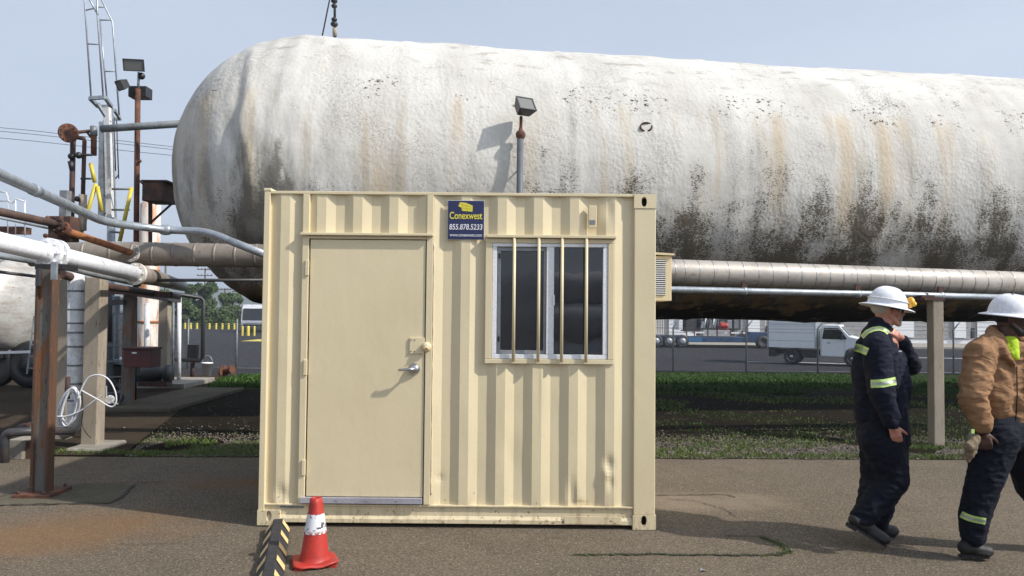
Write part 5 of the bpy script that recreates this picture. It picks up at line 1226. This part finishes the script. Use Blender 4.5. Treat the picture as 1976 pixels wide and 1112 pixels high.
# a few pale chips and scraps of litter on the asphalt
m = MB()
for _ in range(1300):
    q = gpt(rnd.uniform(-20, 2000), 885 + 240 * rnd.random() ** .8); r = rnd.uniform(.002, .006) * (1.6 if rnd.random() < .05 else 1); a = rnd.uniform(0, 3)
    m.add([(q.x - r, q.y, .006), (q.x, q.y - r, .006), (q.x + r, q.y, .006), (q.x, q.y + r, .006), (q.x, q.y, .006 + r * .7)], [(0, 1, 4), (1, 2, 4), (2, 3, 4), (3, 0, 4)])
kind(m.build('asphalt_chips', M['stone'], fix=False), 'stuff')
lt = gpt(1357, 1104); tag(MB().add([(lt.x - .022, lt.y, .006), (lt.x, lt.y - .02, .02), (lt.x + .024, lt.y - .006, .010), (lt.x + .008, lt.y + .022, .008), (lt.x - .012, lt.y + .012, .022)], [(0, 1, 4), (1, 2, 3, 4)]).build('paper_scrap', M['vinyl'], fix=False), 'small white scrap of paper on the asphalt at the bottom', 'litter')
lt = gpt(238, 829); tag(MB().add([(lt.x - .03, lt.y, .016), (lt.x, lt.y - .02, .03), (lt.x + .03, lt.y, .018), (lt.x, lt.y + .03, .03)], [(0, 1, 2, 3)]).build('paper_scrap', M['vinyl'], fix=False), 'white scrap of paper on the shaded path right of the tan post', 'litter')

# big pipes stacked behind the photographer, seen only as reflections in the window
for i, (z_, y_, lab) in enumerate(((.55, -7.0, 'bottom'), (1.45, -7.3, 'middle'), (2.30, -7.7, 'top'))):
    pth('stored_pipe', lab + ' one of three large grey pipes stacked across the yard from the container', [(-14, y_, z_), (16, y_, z_)], .44, M['white'], 28, 'pipe', 'tube', 'large pipes stacked across the yard')

# ------------------------------------------------------------------ people
def fabric(name, c1, c2, bs=.5, sc=7, rough=.85):
    t = NT(name); v = t.coord(); n = t.noise(v, sc, 5, .6, .8); w1 = t.noise(t.coord((1, 1, 2.2), rot=(0, .5, .3)), sc * 1.2, 3, .5, 1.5)
    f_ = t.noise(v, 220, 2); col = t.mix(t.mr(n, .35, .7), c1, c2)
    return t.fin(col, rough, 0, t.bump(f_, .15, .001, t.bump(w1, bs, .03)), .2)
M['navy'] = fabric('navy_coverall_cloth', (.0075, .0095, .022), (.005, .0062, .014)); M['navy2'] = fabric('navy_trouser_cloth', (.0050, .0072, .0150), (.0035, .0050, .010))
M['tan'] = fabric('tan_duck_canvas', (.275, .155, .080), (.215, .118, .060), .6, 6); M['knit'] = fabric('dark_knit', (.045, .022, .016), (.03, .015, .012))
M['skin1'] = worn('pale_ruddy_skin', (.50, .235, .165), (.42, .16, .11), 14, .4, .7, .5, 0, .15, 90, .001); M['skin2'] = worn('dark_brown_skin', (.075, .033, .020), (.05, .022, .014), 12, .4, .7, .42, 0, .1, 90, .001)
M['hat'] = plain('white_hard_hat', (.76, .77, .80), .32, var=.03); M['lime'] = fabric('lime_shirt', (.42, .60, .03), (.34, .50, .03)); M['hiviz'] = plain('lime_tape', (.50, .68, .20), .5, var=.05); M['silver'] = plain('silver_tape', (.36, .40, .33), .35, .2, .05)
M['boot'] = worn('scuffed_black_leather', (.006, .0055, .006), (.014, .012, .011), 16, .5, .75, .62, 0, .25, 60, .002); M['sole'] = plain('boot_sole', (.014, .013, .013), .8)
M['glove'] = worn('worn_tan_glove', (.22, .165, .10), (.12, .09, .055), 14, .4, .65, .9, 0, .5, 50, .004); M['hairgrey'] = plain('grey_hair', (.42, .38, .34), .8); M['hairdark'] = plain('dark_hair', (.012, .010, .009), .8)
M['orange'] = plain('amber_lamp_plastic', (.75, .38, .02), .35, var=.04); M['thread'] = plain('red_brown_print', (.32, .07, .035), .6); M['dkprint'] = plain('dark_print', (.05, .05, .05), .5)

def capsule(m, p0, r0, p1, r1, seg=18, flat=None):
    """tapered capsule as a closed surface; flat=(axis, k) squashes the section along a world direction"""
    p0, p1 = Vector(p0), Vector(p1); d = (p1 - p0); L_ = max(d.length, 1e-5); d /= L_
    u = d.orthogonal().normalized(); w_ = d.cross(u); prf = []
    for i in range(7): a = -math.pi / 2 + math.pi / 2 * i / 6; prf.append((r0 * math.cos(a), r0 * math.sin(a)))
    for i in range(7): a = math.pi / 2 * i / 6; prf.append((r1 * math.cos(a), L_ + r1 * math.sin(a)))
    vs = []
    for r, z in prf:
        for k in range(seg):
            a = 2 * math.pi * k / seg; o_ = (u * math.cos(a) + w_ * math.sin(a)) * r
            if flat: ax = Vector(flat[0]).normalized(); o_ = o_ - ax * o_.dot(ax) * (1 - flat[1])
            vs.append(p0 + d * z + o_)
    fs = [(i * seg + k, i * seg + (k + 1) % seg, (i + 1) * seg + (k + 1) % seg, (i + 1) * seg + k) for i in range(len(prf) - 1) for k in range(seg)]
    fs += [tuple(range(seg))[::-1], tuple((len(prf) - 1) * seg + k for k in range(seg))]
    m.add(vs, fs, True)
def chain(m, pts, rs, flat=None):
    for a, b, ra, rb in zip(pts, pts[1:], rs, rs[1:]): capsule(m, a, ra, b, rb, flat=flat)
def melt(m, name, mat, parent, voxel=.008, smooth=6, fold=None):
    """fuse overlapping closed shapes into one continuous smooth surface, then crease it"""
    tmp = bpy.data.meshes.new('tmp'); tmp.from_pydata([tuple(q) for q in m.v], [], m.f); ob = bpy.data.objects.new('tmp', tmp); C.objects.link(ob)
    bm = bmesh.new(); bm.from_mesh(tmp); bmesh.ops.remove_doubles(bm, verts=bm.verts, dist=1e-6); bmesh.ops.recalc_face_normals(bm, faces=bm.faces); bm.to_mesh(tmp); bm.free()
    r = ob.modifiers.new('r', 'REMESH'); r.mode = 'VOXEL'; r.voxel_size = voxel
    s = ob.modifiers.new('s', 'SMOOTH'); s.factor = .5; s.iterations = smooth
    dg = bpy.context.evaluated_depsgraph_get(); dg.update(); me = bpy.data.meshes.new_from_object(ob.evaluated_get(dg))
    bpy.data.objects.remove(ob); bpy.data.meshes.remove(tmp)
    if fold:
        nr = [v.normal.copy() for v in me.vertices]
        for v, n_ in zip(me.vertices, nr): v.co += n_ * fold(v.co)
    o0 = ORI[parent.name_full]; world = [v.co.copy() for v in me.vertices]
    for v in me.vertices: v.co -= o0
    me.polygons.foreach_set('use_smooth', [True] * len(me.polygons)); me.materials.clear(); me.materials.append(mat); me.name = name
    o = bpy.data.objects.new(name, me); C.objects.link(o); o.parent = parent; ORI[o.name_full] = o0; return o, world
def band(src, world, test, name, mat, parent, off=.004):
    """a strip of tape that follows the cloth: the faces of src that pass the test, lifted off it"""
    me = src.data; keep = [p for p in me.polygons if test(sum((world[i] for i in p.vertices), Vector()) / len(p.vertices))]
    if not keep: print('EMPTY band', name); return
    ids = sorted({i for p in keep for i in p.vertices}); mp_ = {i: k for k, i in enumerate(ids)}
    nm = bpy.data.meshes.new(name); nm.from_pydata([tuple(me.vertices[i].co + me.vertices[i].normal * off) for i in ids], [], [[mp_[i] for i in p.vertices] for p in keep])
    nm.polygons.foreach_set('use_smooth', [True] * len(nm.polygons)); nm.materials.append(mat); o = bpy.data.objects.new(name, nm); C.objects.link(o); o.parent = parent; ORI[o.name_full] = ORI[parent.name_full]
def folds(amp, sx=9, seedv=0, drape=(1, 1, .45)):
    def f_(p):
        q = Vector((p.x * drape[0], p.y * drape[1], p.z * drape[2])) * sx + Vector((seedv, 0, 0)); n_ = mnoise.noise(q); n2 = mnoise.noise(Vector((p.x + p.z * .7, p.y, p.z * 1.6 - p.x * .6)) * sx * 1.7 + Vector((0, seedv, 3)))
        return amp * ((1 - abs(n_) * 3.2) * .5 + (1 - abs(n2) * 3) * .45)
    return f_
def hand(m, wrist, d, back, side, fing, size=1., curl=.5, thumb_dir=None):
    """palm, four unequal bent fingers and a thumb from the palm's side. d: pointing direction, back: back of hand, side: thumb side"""
    w_, d, back, side = Vector(wrist), Vector(d).normalized(), Vector(back).normalized(), Vector(side).normalized(); s = size
    capsule(m, w_, .025 * s, w_ + d * .03 * s, .028 * s)
    for k in (-.028, -.010, .009, .027): capsule(m, w_ + d * .02 * s + side * k * .6 * s, .016 * s, w_ + d * .088 * s + side * k * s, .0135 * s)
    for k, L_ in zip((.029, .0100, -.0105, -.030), (.072, .080, .074, .058)):
        p = w_ + d * .088 * s + side * k * s; ang = 0; dirn = d.copy(); r = .0098 * s; fr_ = (.45, .31, .24)
        for j in range(3):
            ang += curl * (.75, 1.0, .7)[j]; dirn = d * math.cos(ang) - back * math.sin(ang); q = p + dirn * L_ * fr_[j] * s; capsule(m, p, r, q, r * .9); p = q; r *= .9
    td = Vector(thumb_dir).normalized() if thumb_dir else (d * .75 + side * .6 - back * .35).normalized()
    p = w_ + d * .030 * s + side * .024 * s; q = p + td * .034 * s + side * .008 * s; capsule(m, p, .015 * s, q, .0118 * s); q2 = q + (td - back * .15).normalized() * .028 * s; capsule(m, q, .0115 * s, q2, .0100 * s); q3 = q2 + (td + d * .3 - back * .3).normalized() * .022 * s; capsule(m, q2, .0100 * s, q3, .0085 * s)
def head(m, c, fwd, up, s=1.):
    """head with brow, nose, lips, chin, jaw and ears; c = centre between the ears, front along fwd"""
    f, u = Vector(fwd).normalized(), Vector(up).normalized(); r = f.cross(u).normalized(); u = r.cross(f).normalized(); c = Vector(c)
    B = Matrix((f, r, u)).transposed(); g = lambda a, b, z: c + (f * a + r * b + u * z) * s
    m.sph(g(-.012, 0, .035), s, 24, 16, (.098, .076, .092), B); m.sph(g(.030, 0, .005), s, 20, 14, (.062, .062, .080), B)
    for sd in (-1, 1):
        capsule(m, g(.0, .052 * sd, -.035), .022 * s, g(.060, .022 * sd, -.078), .020 * s); m.sph(g(.055, .036 * sd, -.012), s, 12, 8, (.028, .022, .024), B)
        m.sph(g(-.008, .076 * sd, -.003), s, 12, 10, (.018, .010, .033), B); capsule(m, g(.080, .030 * sd, .028), .012 * s, g(.088, .008 * sd, .030), .013 * s)
        m.sph(g(.094, .012 * sd, -.022), s, 10, 8, (.012, .010, .010), B)
    capsule(m, g(.088, 0, .020), .010 * s, g(.110, 0, -.014), .0125 * s); m.sph(g(.072, 0, -.048), s, 12, 8, (.028, .030, .020), B)
    capsule(m, g(.088, -.016, -.040), .0085 * s, g(.088, .016, -.040), .0085 * s); capsule(m, g(.085, -.014, -.055), .0090 * s, g(.085, .014, -.055), .0090 * s)
    m.sph(g(.078, 0, -.085), s, 14, 10, (.024, .028, .020), B); capsule(m, g(-.02, 0, -.03), .058 * s, g(.02, 0, -.055), .05 * s)
    return g, B
def eyes(g, s, parent, B):
    m = MB()
    for sd in (-1, 1): m.sph(g(.078, .031 * sd, .006), .0125 * s, 12, 8)
    m.build('eyes', M['vinyl'], parent); m = MB()
    for sd in (-1, 1): m.sph(g(.0885, .031 * sd, .006), .0050 * s, 10, 6)
    m.build('irises', M['black'], parent)
def hardhat(parent, c, fwd, up, s=1.):
    f, u = Vector(fwd).normalized(), Vector(up).normalized(); r = f.cross(u).normalized(); u = r.cross(f).normalized(); c = Vector(c)
    vs = []; seg = 48; prf = []
    for i in range(15): a = math.pi / 2 * (1 - i / 14); prf.append((math.cos(a) ** .85, math.sin(a) ** 1.0))
    def ringp(ra, rb, z, ridge=0):
        return [c + (f * (math.cos(2 * math.pi * k / seg) * ra) + r * (math.sin(2 * math.pi * k / seg) * rb) + u * (z + ridge * math.exp(-(math.sin(2 * math.pi * k / seg) / .16) ** 2))) * s for k in range(seg)]
    for q, z in prf: vs += ringp(.134 * q, .114 * q, .125 * z, .010 * (1 - q ** 4))
    for (ra, rb, z) in ((.140, .120, -.006), (.175, .150, -.016), (.186, .160, -.020), (.187, .161, -.026), (.175, .149, -.024), (.134, .114, -.012), (.128, .108, -.004)): vs += ringp(ra, rb, z)
    n_ = len(vs) // seg; fs = [(i * seg + k, i * seg + (k + 1) % seg, (i + 1) * seg + (k + 1) % seg, (i + 1) * seg + k) for i in range(n_ - 1) for k in range(seg)]
    return MB().add(vs, fs, True).build('hard_hat', M['hat'], parent), (lambda a, b, z: c + (f * a + r * b + u * z) * s), Matrix((f, r, u)).transposed()
def boot(parent, heel, toe, up, ankle, s=1.):
    """heel and toe: points on the sole line"""
    h, t_ = Vector(heel), Vector(toe); d = (t_ - h); L_ = d.length; d.normalize(); u = Vector(up); u = (u - d * u.dot(d)).normalized(); sd = d.cross(u); m = MB()
    g = lambda a, b, z: h + d * a * L_ + sd * b + u * z
    capsule(m, g(.13, 0, .052), .046, g(.45, 0, .060), .047, flat=(u, .95)); capsule(m, g(.45, 0, .055), .047, g(.83, 0, .046), .050, flat=(u, .80)); capsule(m, g(.5, .012, .035), .036, g(.78, .018, .032), .036, flat=(u, .8)); capsule(m, g(.5, -.012, .035), .036, g(.78, -.018, .032), .036, flat=(u, .8))
    capsule(m, g(.20, 0, .07), .045, Vector(ankle), .050); capsule(m, g(.5, 0, .07), .030, Vector(ankle) + d * .03, .035)
    o, _ = melt(m, 'boot', M['boot'], parent, .006, 4)
    pr = []
    for i in range(24):
        a = 2 * math.pi * i / 24; x = .49 + .49 * math.cos(a); w_ = (.036 + .010 * (x > .5)) * math.sin(a) * (1 if abs(math.cos(a)) < .8 else 1.15)
        pr.append(g(x, w_, -.002))
    MB().prism(pr, u * .017).build('sole', M['sole'], o, .003); MB().boxc(g(.14, 0, -.008), .065, .055, .014, Matrix((d, sd, u)).transposed()).build('heel', M['sole'], o, .003)
    lc = MB()
    for k in range(4): q = .40 + .07 * k; lc.tube([g(q, -.022, .092 - .014 * k), g(q + .02, 0, .100 - .014 * k), g(q, .022, .092 - .014 * k)], .0028, 5)
    lc.build('laces', M['black'], o)

# ---- man in navy coveralls, right side toward the camera, stepping to the right
Y1 = 5.40
def p1(px, py, dy=0.): return P(px, py, Y1 + dy)
man = thing('person', 'man in navy coveralls and white hard hat touching his collar, goatee and dark glasses', 'person', (p1(1690, 1050).x, Y1, 0))
fw = Vector((.93, -.20, -.10)).normalized(); up = Vector((.10, 0, 1)).normalized()
m = MB(); hc_ = p1(1712, 600, .05); g, B = head(m, hc_, fw, up, 1.0)
chain(m, [p1(1712, 612, .05), p1(1700, 632, .04), p1(1698, 660, .06)], [.056, .058, .075])
chain(m, [p1(1698, 665, .06), p1(1698, 720, .05), p1(1702, 790, .04), p1(1706, 835, .04)], [.125, .14, .13, .135], flat=((0, 1, 0), .95))
sh_r, sh_l = p1(1697, 668, -.13), p1(1704, 662, .26); el_r, wr_r = p1(1698, 752, -.20), p1(1722, 820, -.22); el_l, wr_l = p1(1756, 705, .17), p1(1738, 652, .00)
chain(m, [sh_r, el_r, wr_r], [.055, .042, .027]); chain(m, [sh_l, el_l, wr_l], [.055, .042, .027])
hand(m, wr_r, (.30, -.05, -.95), (-.35, -.94, 0), (.9, -.3, .2), None, .95, .55)
hand(m, wr_l, (-.80, -.25, .50), (.3, -.75, .6), (-.45, -.5, -.6), None, .95, .45, thumb_dir=(-.7, .1, .75))
hipn, hipf = p1(1700, 850, -.06), p1(1712, 850, .14); kn, kf = p1(1722, 925, -.07), p1(1724, 920, .15); an, af = p1(1662, 1000, -.07), p1(1694, 1000, .15)
chain(m, [p1(1706, 835, .04), hipn, kn, an], [.12, .085, .058, .042]); chain(m, [p1(1706, 835, .04), hipf, kf, af], [.12, .085, .058, .042])
body, _ = melt(m, 'body', M['skin1'], man, .0058, 3)
eyes(g, 1., body, B)
# goatee, close hair
hm = MB(); hm.sph(g(.084, 0, -.086), 1, 14, 10, (.026, .026, .022), B); capsule(hm, g(.100, -.022, -.031), .006, g(.100, .022, -.031), .006)
for sd in (-1, 1): capsule(hm, g(.098, .022 * sd, -.034), .006, g(.092, .022 * sd, -.072), .007)
melt(hm, 'beard', M['hairgrey'], body, .004, 2); hm = MB(); hm.sph(g(-.026, 0, .022), 1, 20, 14, (.090, .079, .068), B); melt(hm, 'hair', M['hairgrey'], body, .006, 3)
gl = MB()
for sd in (-1, 1): gl.sph(g(.094, .032 * sd, .010), 1, 14, 8, (.010, .030, .018), B); gl.tube([g(.090, .060 * sd, .014), g(.06, .078 * sd, .015), g(0, .080 * sd, .014)], .0035, 6)
gl.build('glasses', M['black'], body)
# jacket
m = MB()
chain(m, [p1(1692, 655, .06), p1(1694, 700, .05), p1(1700, 760, .04), p1(1703, 805, .04), p1(1704, 838, .04)], [.115, .165, .170, .172, .182], flat=((0, 1, 0), 1.05))
chain(m, [p1(1676, 672, .05), p1(1676, 720, .05), p1(1682, 800, .04)], [.10, .115, .115]); chain(m, [p1(1722, 690, .06), p1(1726, 745, .05), p1(1722, 800, .04)], [.085, .115, .10])
chain(m, [p1(1690, 645, .05), sh_r + Vector((-.01, .02, -.01)), el_r + Vector((.008, 0, 0)), wr_r + Vector((-.004, 0, .025))], [.085, .092, .088, .058]); chain(m, [p1(1700, 648, .10), sh_l + Vector((0, -.02, 0)), el_l, wr_l + Vector((.024, .02, -.032))], [.08, .090, .072, .045])
chain(m, [p1(1694, 630, .04), p1(1700, 640, .03)], [.066, .080])
jk, wj = melt(m, 'coverall_top', M['navy'], man, .0078, 5, folds(.011, 7, 2))
# trousers
m = MB()
chain(m, [p1(1703, 840, .04), hipn, kn + Vector((.0, 0, 0)), p1(1690, 970, -.07), p1(1662, 1000, -.07)], [.155, .150, .110, .090, .084]); chain(m, [p1(1706, 835, .04), hipf, kf, p1(1706, 965, .15), p1(1694, 1004, .15)], [.14, .14, .108, .088, .080])
chain(m, [p1(1694, 850, .0), p1(1693, 925, .02), p1(1676, 985, .0)], [.125, .105, .085]); melt(m, 'coverall_trousers', M['navy2'], man, .0085, 5, folds(.012, 7, 9))
from mathutils.bvhtree import BVHTree
def tape(src, world, path, wpx, mat, off, Yg):
    """strip of tape laid on the cloth along a path"""
    me = src.data; bv = BVHTree.FromPolygons([tuple(q) for q in world], [tuple(p.vertices) for p in me.polygons]); pp = [Vector((x, y)) for x, y in path]; fine_ = []
    for a, b in zip(pp, pp[1:]):
        for i in range(8): fine_.append(a.lerp(b, i / 8))
    fine_.append(pp[-1]); vs = []; nC = 5; o0 = ORI[src.name_full]; ok = True; last = None
    for i, q in enumerate(fine_):
        d = (fine_[min(i + 1, len(fine_) - 1)] - fine_[max(i - 1, 0)]).normalized(); nn = Vector((-d.y, d.x))
        for k in range(nC):
            c_ = q + nn * (k / (nC - 1) - .5) * wpx; tgt = P(c_.x, c_.y, Yg); hit, n_, _, _ = bv.ray_cast(CAM_LOC, (tgt - CAM_LOC).normalized())
            if hit is None: hit = last if last is not None else tgt; n_ = Vector((0, -1, 0))
            else: last = hit
            vs.append(hit + (Vector((0, -1, 0)) * .7 + n_ * .3) * off)
    fs = [(i * nC + k, i * nC + k + 1, (i + 1) * nC + k + 1, (i + 1) * nC + k) for i in range(len(fine_) - 1) for k in range(nC - 1)]
    return MB().add(vs, fs, True).build('reflective_tape', mat, src, fix=False)
for path, wpx in (([(1680, 741), (1704, 740), (1728, 735)], 13.5), ([(1648, 670), (1660, 673), (1674, 679)], 13), ([(1663, 651), (1673, 641), (1685, 635.5), (1697, 634), (1707, 637), (1714, 643)], 7.5)):
    tp_ = tape(jk, wj, path, wpx * 1.15, M['hiviz'], .006, Y1); tape(jk, wj, path, wpx * .42, M['silver'], .009, Y1)
MB().boxc(p1(1737, 678, -.10), .022, .006, .008).build('badge', M['vinyl'], jk)
hh, hg, HB = hardhat(man, hc_ + up * .045 - fw * .004, (fw + Vector((0, 0, -.08))), up, 1.02)
MB().sph(hg(.150, -.01, .045), 1, 16, 12, (.030, .050, .042), HB).build('head_lamp', M['orange'], hh); MB().sph(hg(.178, -.02, .040), .020, 12, 8).build('lens', M['yellow'], hh)
MB().tube([hg(.132 * math.cos(a) * 1.02, .114 * math.sin(a) * 1.02, .034) for a in [i * 2 * math.pi / 32 for i in range(32)]], .004, 5, closed=True).build('strap', M['vinyl'], hh)
boot(man, p1(1632, 1010, -.09), p1(1712, 1058, -.10), (.45, 0, .9), an + Vector((.01, 0, -.01))); boot(man, p1(1686, 1032, .18), p1(1727, 1036, .20), (0, 0, 1), af)

# ---- man in the tan jacket at the right edge
Y2 = 5.12
def p2(px, py, dy=0.): return P(px, py, Y2 + dy)
man2 = thing('person', 'man in tan hooded jacket and white hard hat carrying work gloves at the right edge', 'person', (p2(1880, 1070).x, Y2, 0))
fw2 = Vector((.88, -.42, -.16)).normalized(); up2 = Vector((.06, -.04, 1)).normalized()
m = MB(); hc2 = p2(1950, 616, .04); g2, B2 = head(m, hc2, fw2, up2, 1.0)
chain(m, [p2(1948, 628, .04), p2(1940, 650, .06), p2(1936, 680, .08)], [.058, .062, .08])
chain(m, [p2(1936, 690, .08), p2(1938, 750, .08), p2(1940, 810, .06)], [.14, .15, .14])
sr2, sl2 = p2(1892, 684, -.05), p2(1985, 684, .18); er2, wr2 = p2(1876, 765, -.12), p2(1897, 832, -.16); el2_, wl2 = p2(2010, 765, .10), p2(2020, 830, -.05)
chain(m, [sr2, er2, wr2], [.058, .045, .029]); chain(m, [sl2, el2_, wl2], [.058, .045, .029])
hand(m, wr2, (.18, -.08, -.97), (-.3, -.93, .1), (.93, -.3, .15), None, 1.0, .75); hand(m, wl2, (.3, 0, -.95), (.3, .9, 0), (.5, -.8, 0), None, 1., .5)
hn2, hf2 = p2(1925, 845, -.04), p2(1965, 842, .14); kn2, kf2 = p2(1893, 950, -.05), p2(1992, 940, .14); an2, af2 = p2(1876, 1035, -.04), p2(2038, 1018, .16)
chain(m, [p2(1942, 815, .06), hn2, kn2, an2], [.13, .09, .060, .043]); chain(m, [p2(1942, 815, .06), hf2, kf2, af2], [.13, .09, .060, .043])
body2, _ = melt(m, 'body', M['skin2'], man2, .0058, 3); eyes(g2, 1., body2, B2)
hm = MB(); hm.sph(g2(-.028, 0, .020), 1, 20, 14, (.090, .079, .070), B2); melt(hm, 'hair', M['hairdark'], body2, .006, 3); hm = MB(); hm.sph(g2(.076, 0, -.088), 1, 14, 10, (.030, .036, .024), B2)
for sd in (-1, 1): capsule(hm, g2(.0, .058 * sd, -.04), .016, g2(.065, .032 * sd, -.085), .016)
melt(hm, 'beard', M['hairdark'], body2, .005, 3)
m = MB()
chain(m, [p2(1932, 668, .10), p2(1936, 700, .08), p2(1938, 760, .07), p2(1945, 810, .06)], [.10, .165, .178, .165], flat=((0, 1, 0), .92)); chain(m, [p2(1965, 690, .04), p2(1972, 760, .02), p2(1972, 800, .03)], [.11, .13, .12]); chain(m, [p2(1914, 690, .02), p2(1914, 760, .02), p2(1925, 800, .03)], [.10, .13, .12])
chain(m, [p2(1918, 662, .03), sr2 + Vector((.01, .01, 0)), er2 + Vector((.004, 0, 0)), wr2 + Vector((-.008, 0, .045))], [.085, .098, .092, .062]); chain(m, [sl2, el2_, wl2 + Vector((0, 0, .04))], [.10, .085, .06])
# collar of the hood rising behind the neck
hoodpts = [p2(1958, 702, -.09), p2(1936, 680, -.09), p2(1918, 658, -.04), p2(1911, 643, .05), p2(1918, 640, .14), p2(1950, 645, .22), p2(1985, 665, .16), p2(1985, 690, .02)]
chain(m, hoodpts, [.022, .034, .042, .040, .045, .045, .040, .026]); chain(m, [p2(1912, 640, .06), p2(1908, 668, .06), p2(1905, 690, .10)], [.035, .055, .06])
jk2, wj2 = melt(m, 'jacket', M['tan'], man2, .0078, 4, folds(.014, 6.5, 5, (1, 1, .75)))
zh2 = p2(1940, 690, 0).z
m = MB(); chain(m, [p2(1950, 662, -.01), p2(1960, 690, -.060)], [.050, .024]); capsule(m, p2(1936, 662, -.0), .045, p2(1952, 684, -.055), .022); melt(m, 'shirt', M['lime'], man2, .007, 4, folds(.004, 14))
m = MB(); chain(m, [wr2 + Vector((-.004, 0, .035)), wr2 + Vector((0, 0, .0))], [.044, .037]); melt(m, 'cuff', M['knit'], jk2, .006, 3, folds(.003, 30, 0, (1, 1, .2)))
m = MB(); m.tube([p2(1962, 706, -.145), p2(1963, 760, -.165), p2(1960, 812, -.14)], .004, 6); m.build('zip', M['knit'], jk2)
m = MB(); chain(m, [p2(1925, 824, .06), p2(1965, 824, .04)], [.12, .12]); melt(m, 'waistband', M['knit'], jk2, .008, 4)
m = MB()
chain(m, [p2(1944, 825, .06), hn2, kn2, p2(1880, 1000, -.045), p2(1877, 1030, -.04)], [.155, .135, .100, .090, .083]); chain(m, [p2(1944, 825, .06), hf2, kf2, p2(2020, 985, .15), af2], [.15, .135, .098, .086, .080])
tr2, wt2 = melt(m, 'trousers', M['navy2'], man2, .0085, 5, folds(.011, 7, 4))
for wpx, mt_, of_ in ((12.5, 'hiviz', .006), (5, 'silver', .009)): tape(tr2, wt2, [(1854, 992), (1866, 998), (1880, 1002), (1901, 1006)], wpx, M[mt_], of_, Y2)
hh2, hg2, HB2 = hardhat(man2, hc2 + up2 * .040 - fw2 * .004, fw2 + Vector((0, 0, .05)), up2, 1.02)
tri = [hg2(.050 + a, -.1145 - .0, .052 + b) for a, b in ((-.022, -.016), (.022, -.016), (0, .022))]
# triangular emblem on the shell's side
e = MB(); tt = []
for a, b in ((-.024, -.016), (.024, -.016), (0, .024)):
    aa = (.010 + a) / .134; zz_ = (.060 + b) / .125; rr2 = max(0, 1 - zz_ ** 2) ** .5; bb = max(0, rr2 ** 2 - aa ** 2) ** .5 * .114; tt.append(hg2(.010 + a, -bb - .006, .060 + b))
for a, b in zip(tt, tt[1:] + tt[:1]): e.tube([a.lerp(b, .06), a.lerp(b, .5) - (hg2(0, 0, 0) - hg2(0, -.004, 0)) * -1, b.lerp(a, .06)], .0032, 5)
e.build('emblem', M['thread'], hh2)
boot(man2, p2(1853, 1071, -.03), p2(1911, 1077, -.05), (0, 0, 1), an2); boot(man2, p2(2030, 1050, .16), p2(2085, 1062, .16), (0, 0, 1), af2)
gv = thing('work_gloves', 'pair of worn tan work gloves held in his hand beside the blue jeans', 'gloves', p2(1870, 865, -.18))
m = MB(); c0 = p2(1884, 846, -.19)
for (x, y) in ((1861, 885), (1869, 889), (1876, 880), (1866, 872)): chain(m, [c0, p2((1884 + x) / 2, (846 + y) / 2, -.20), p2(x, y, -.20 + random.uniform(-.02, .02))], [.022, .024, .012])
chain(m, [c0, p2(1871, 862, -.21)], [.026, .034]); melt(m, 'gloves', M['glove'], gv, .005, 2, folds(.005, 20, 3))
m = MB(); chain(m, [p2(1875, 838, -.17), p2(1874, 858, -.17), p2(1880, 872, -.17)], [.018, .030, .016]); melt(m, 'cuffs', plain('grey_glove_cloth', (.20, .19, .17), .9), gv, .005, 2, folds(.005, 20, 6))
MB().box(p2(1872, 836, -.2).x, p2(1878, 836, -.2).x, Y2 - .215, Y2 - .208, p2(1875, 836, -.2).z, p2(1875, 828, -.2).z).build('tag', M['hiviz'], gv)

# ------------------------------------------------------------------ air
t = NT('haze_air'); t.t.nodes.remove(t.b); vol = t.n('ShaderNodeVolumePrincipled'); vol.inputs['Density'].default_value = .0006; vol.inputs['Color'].default_value = (.80, .88, 1, 1); vol.inputs['Anisotropy'].default_value = .2
t.l(vol.outputs[0], t.o.inputs['Volume']); kind(MB().box(-3050, 3050, -90, 4050, -4, 140).build('haze', t.m), 'stuff')
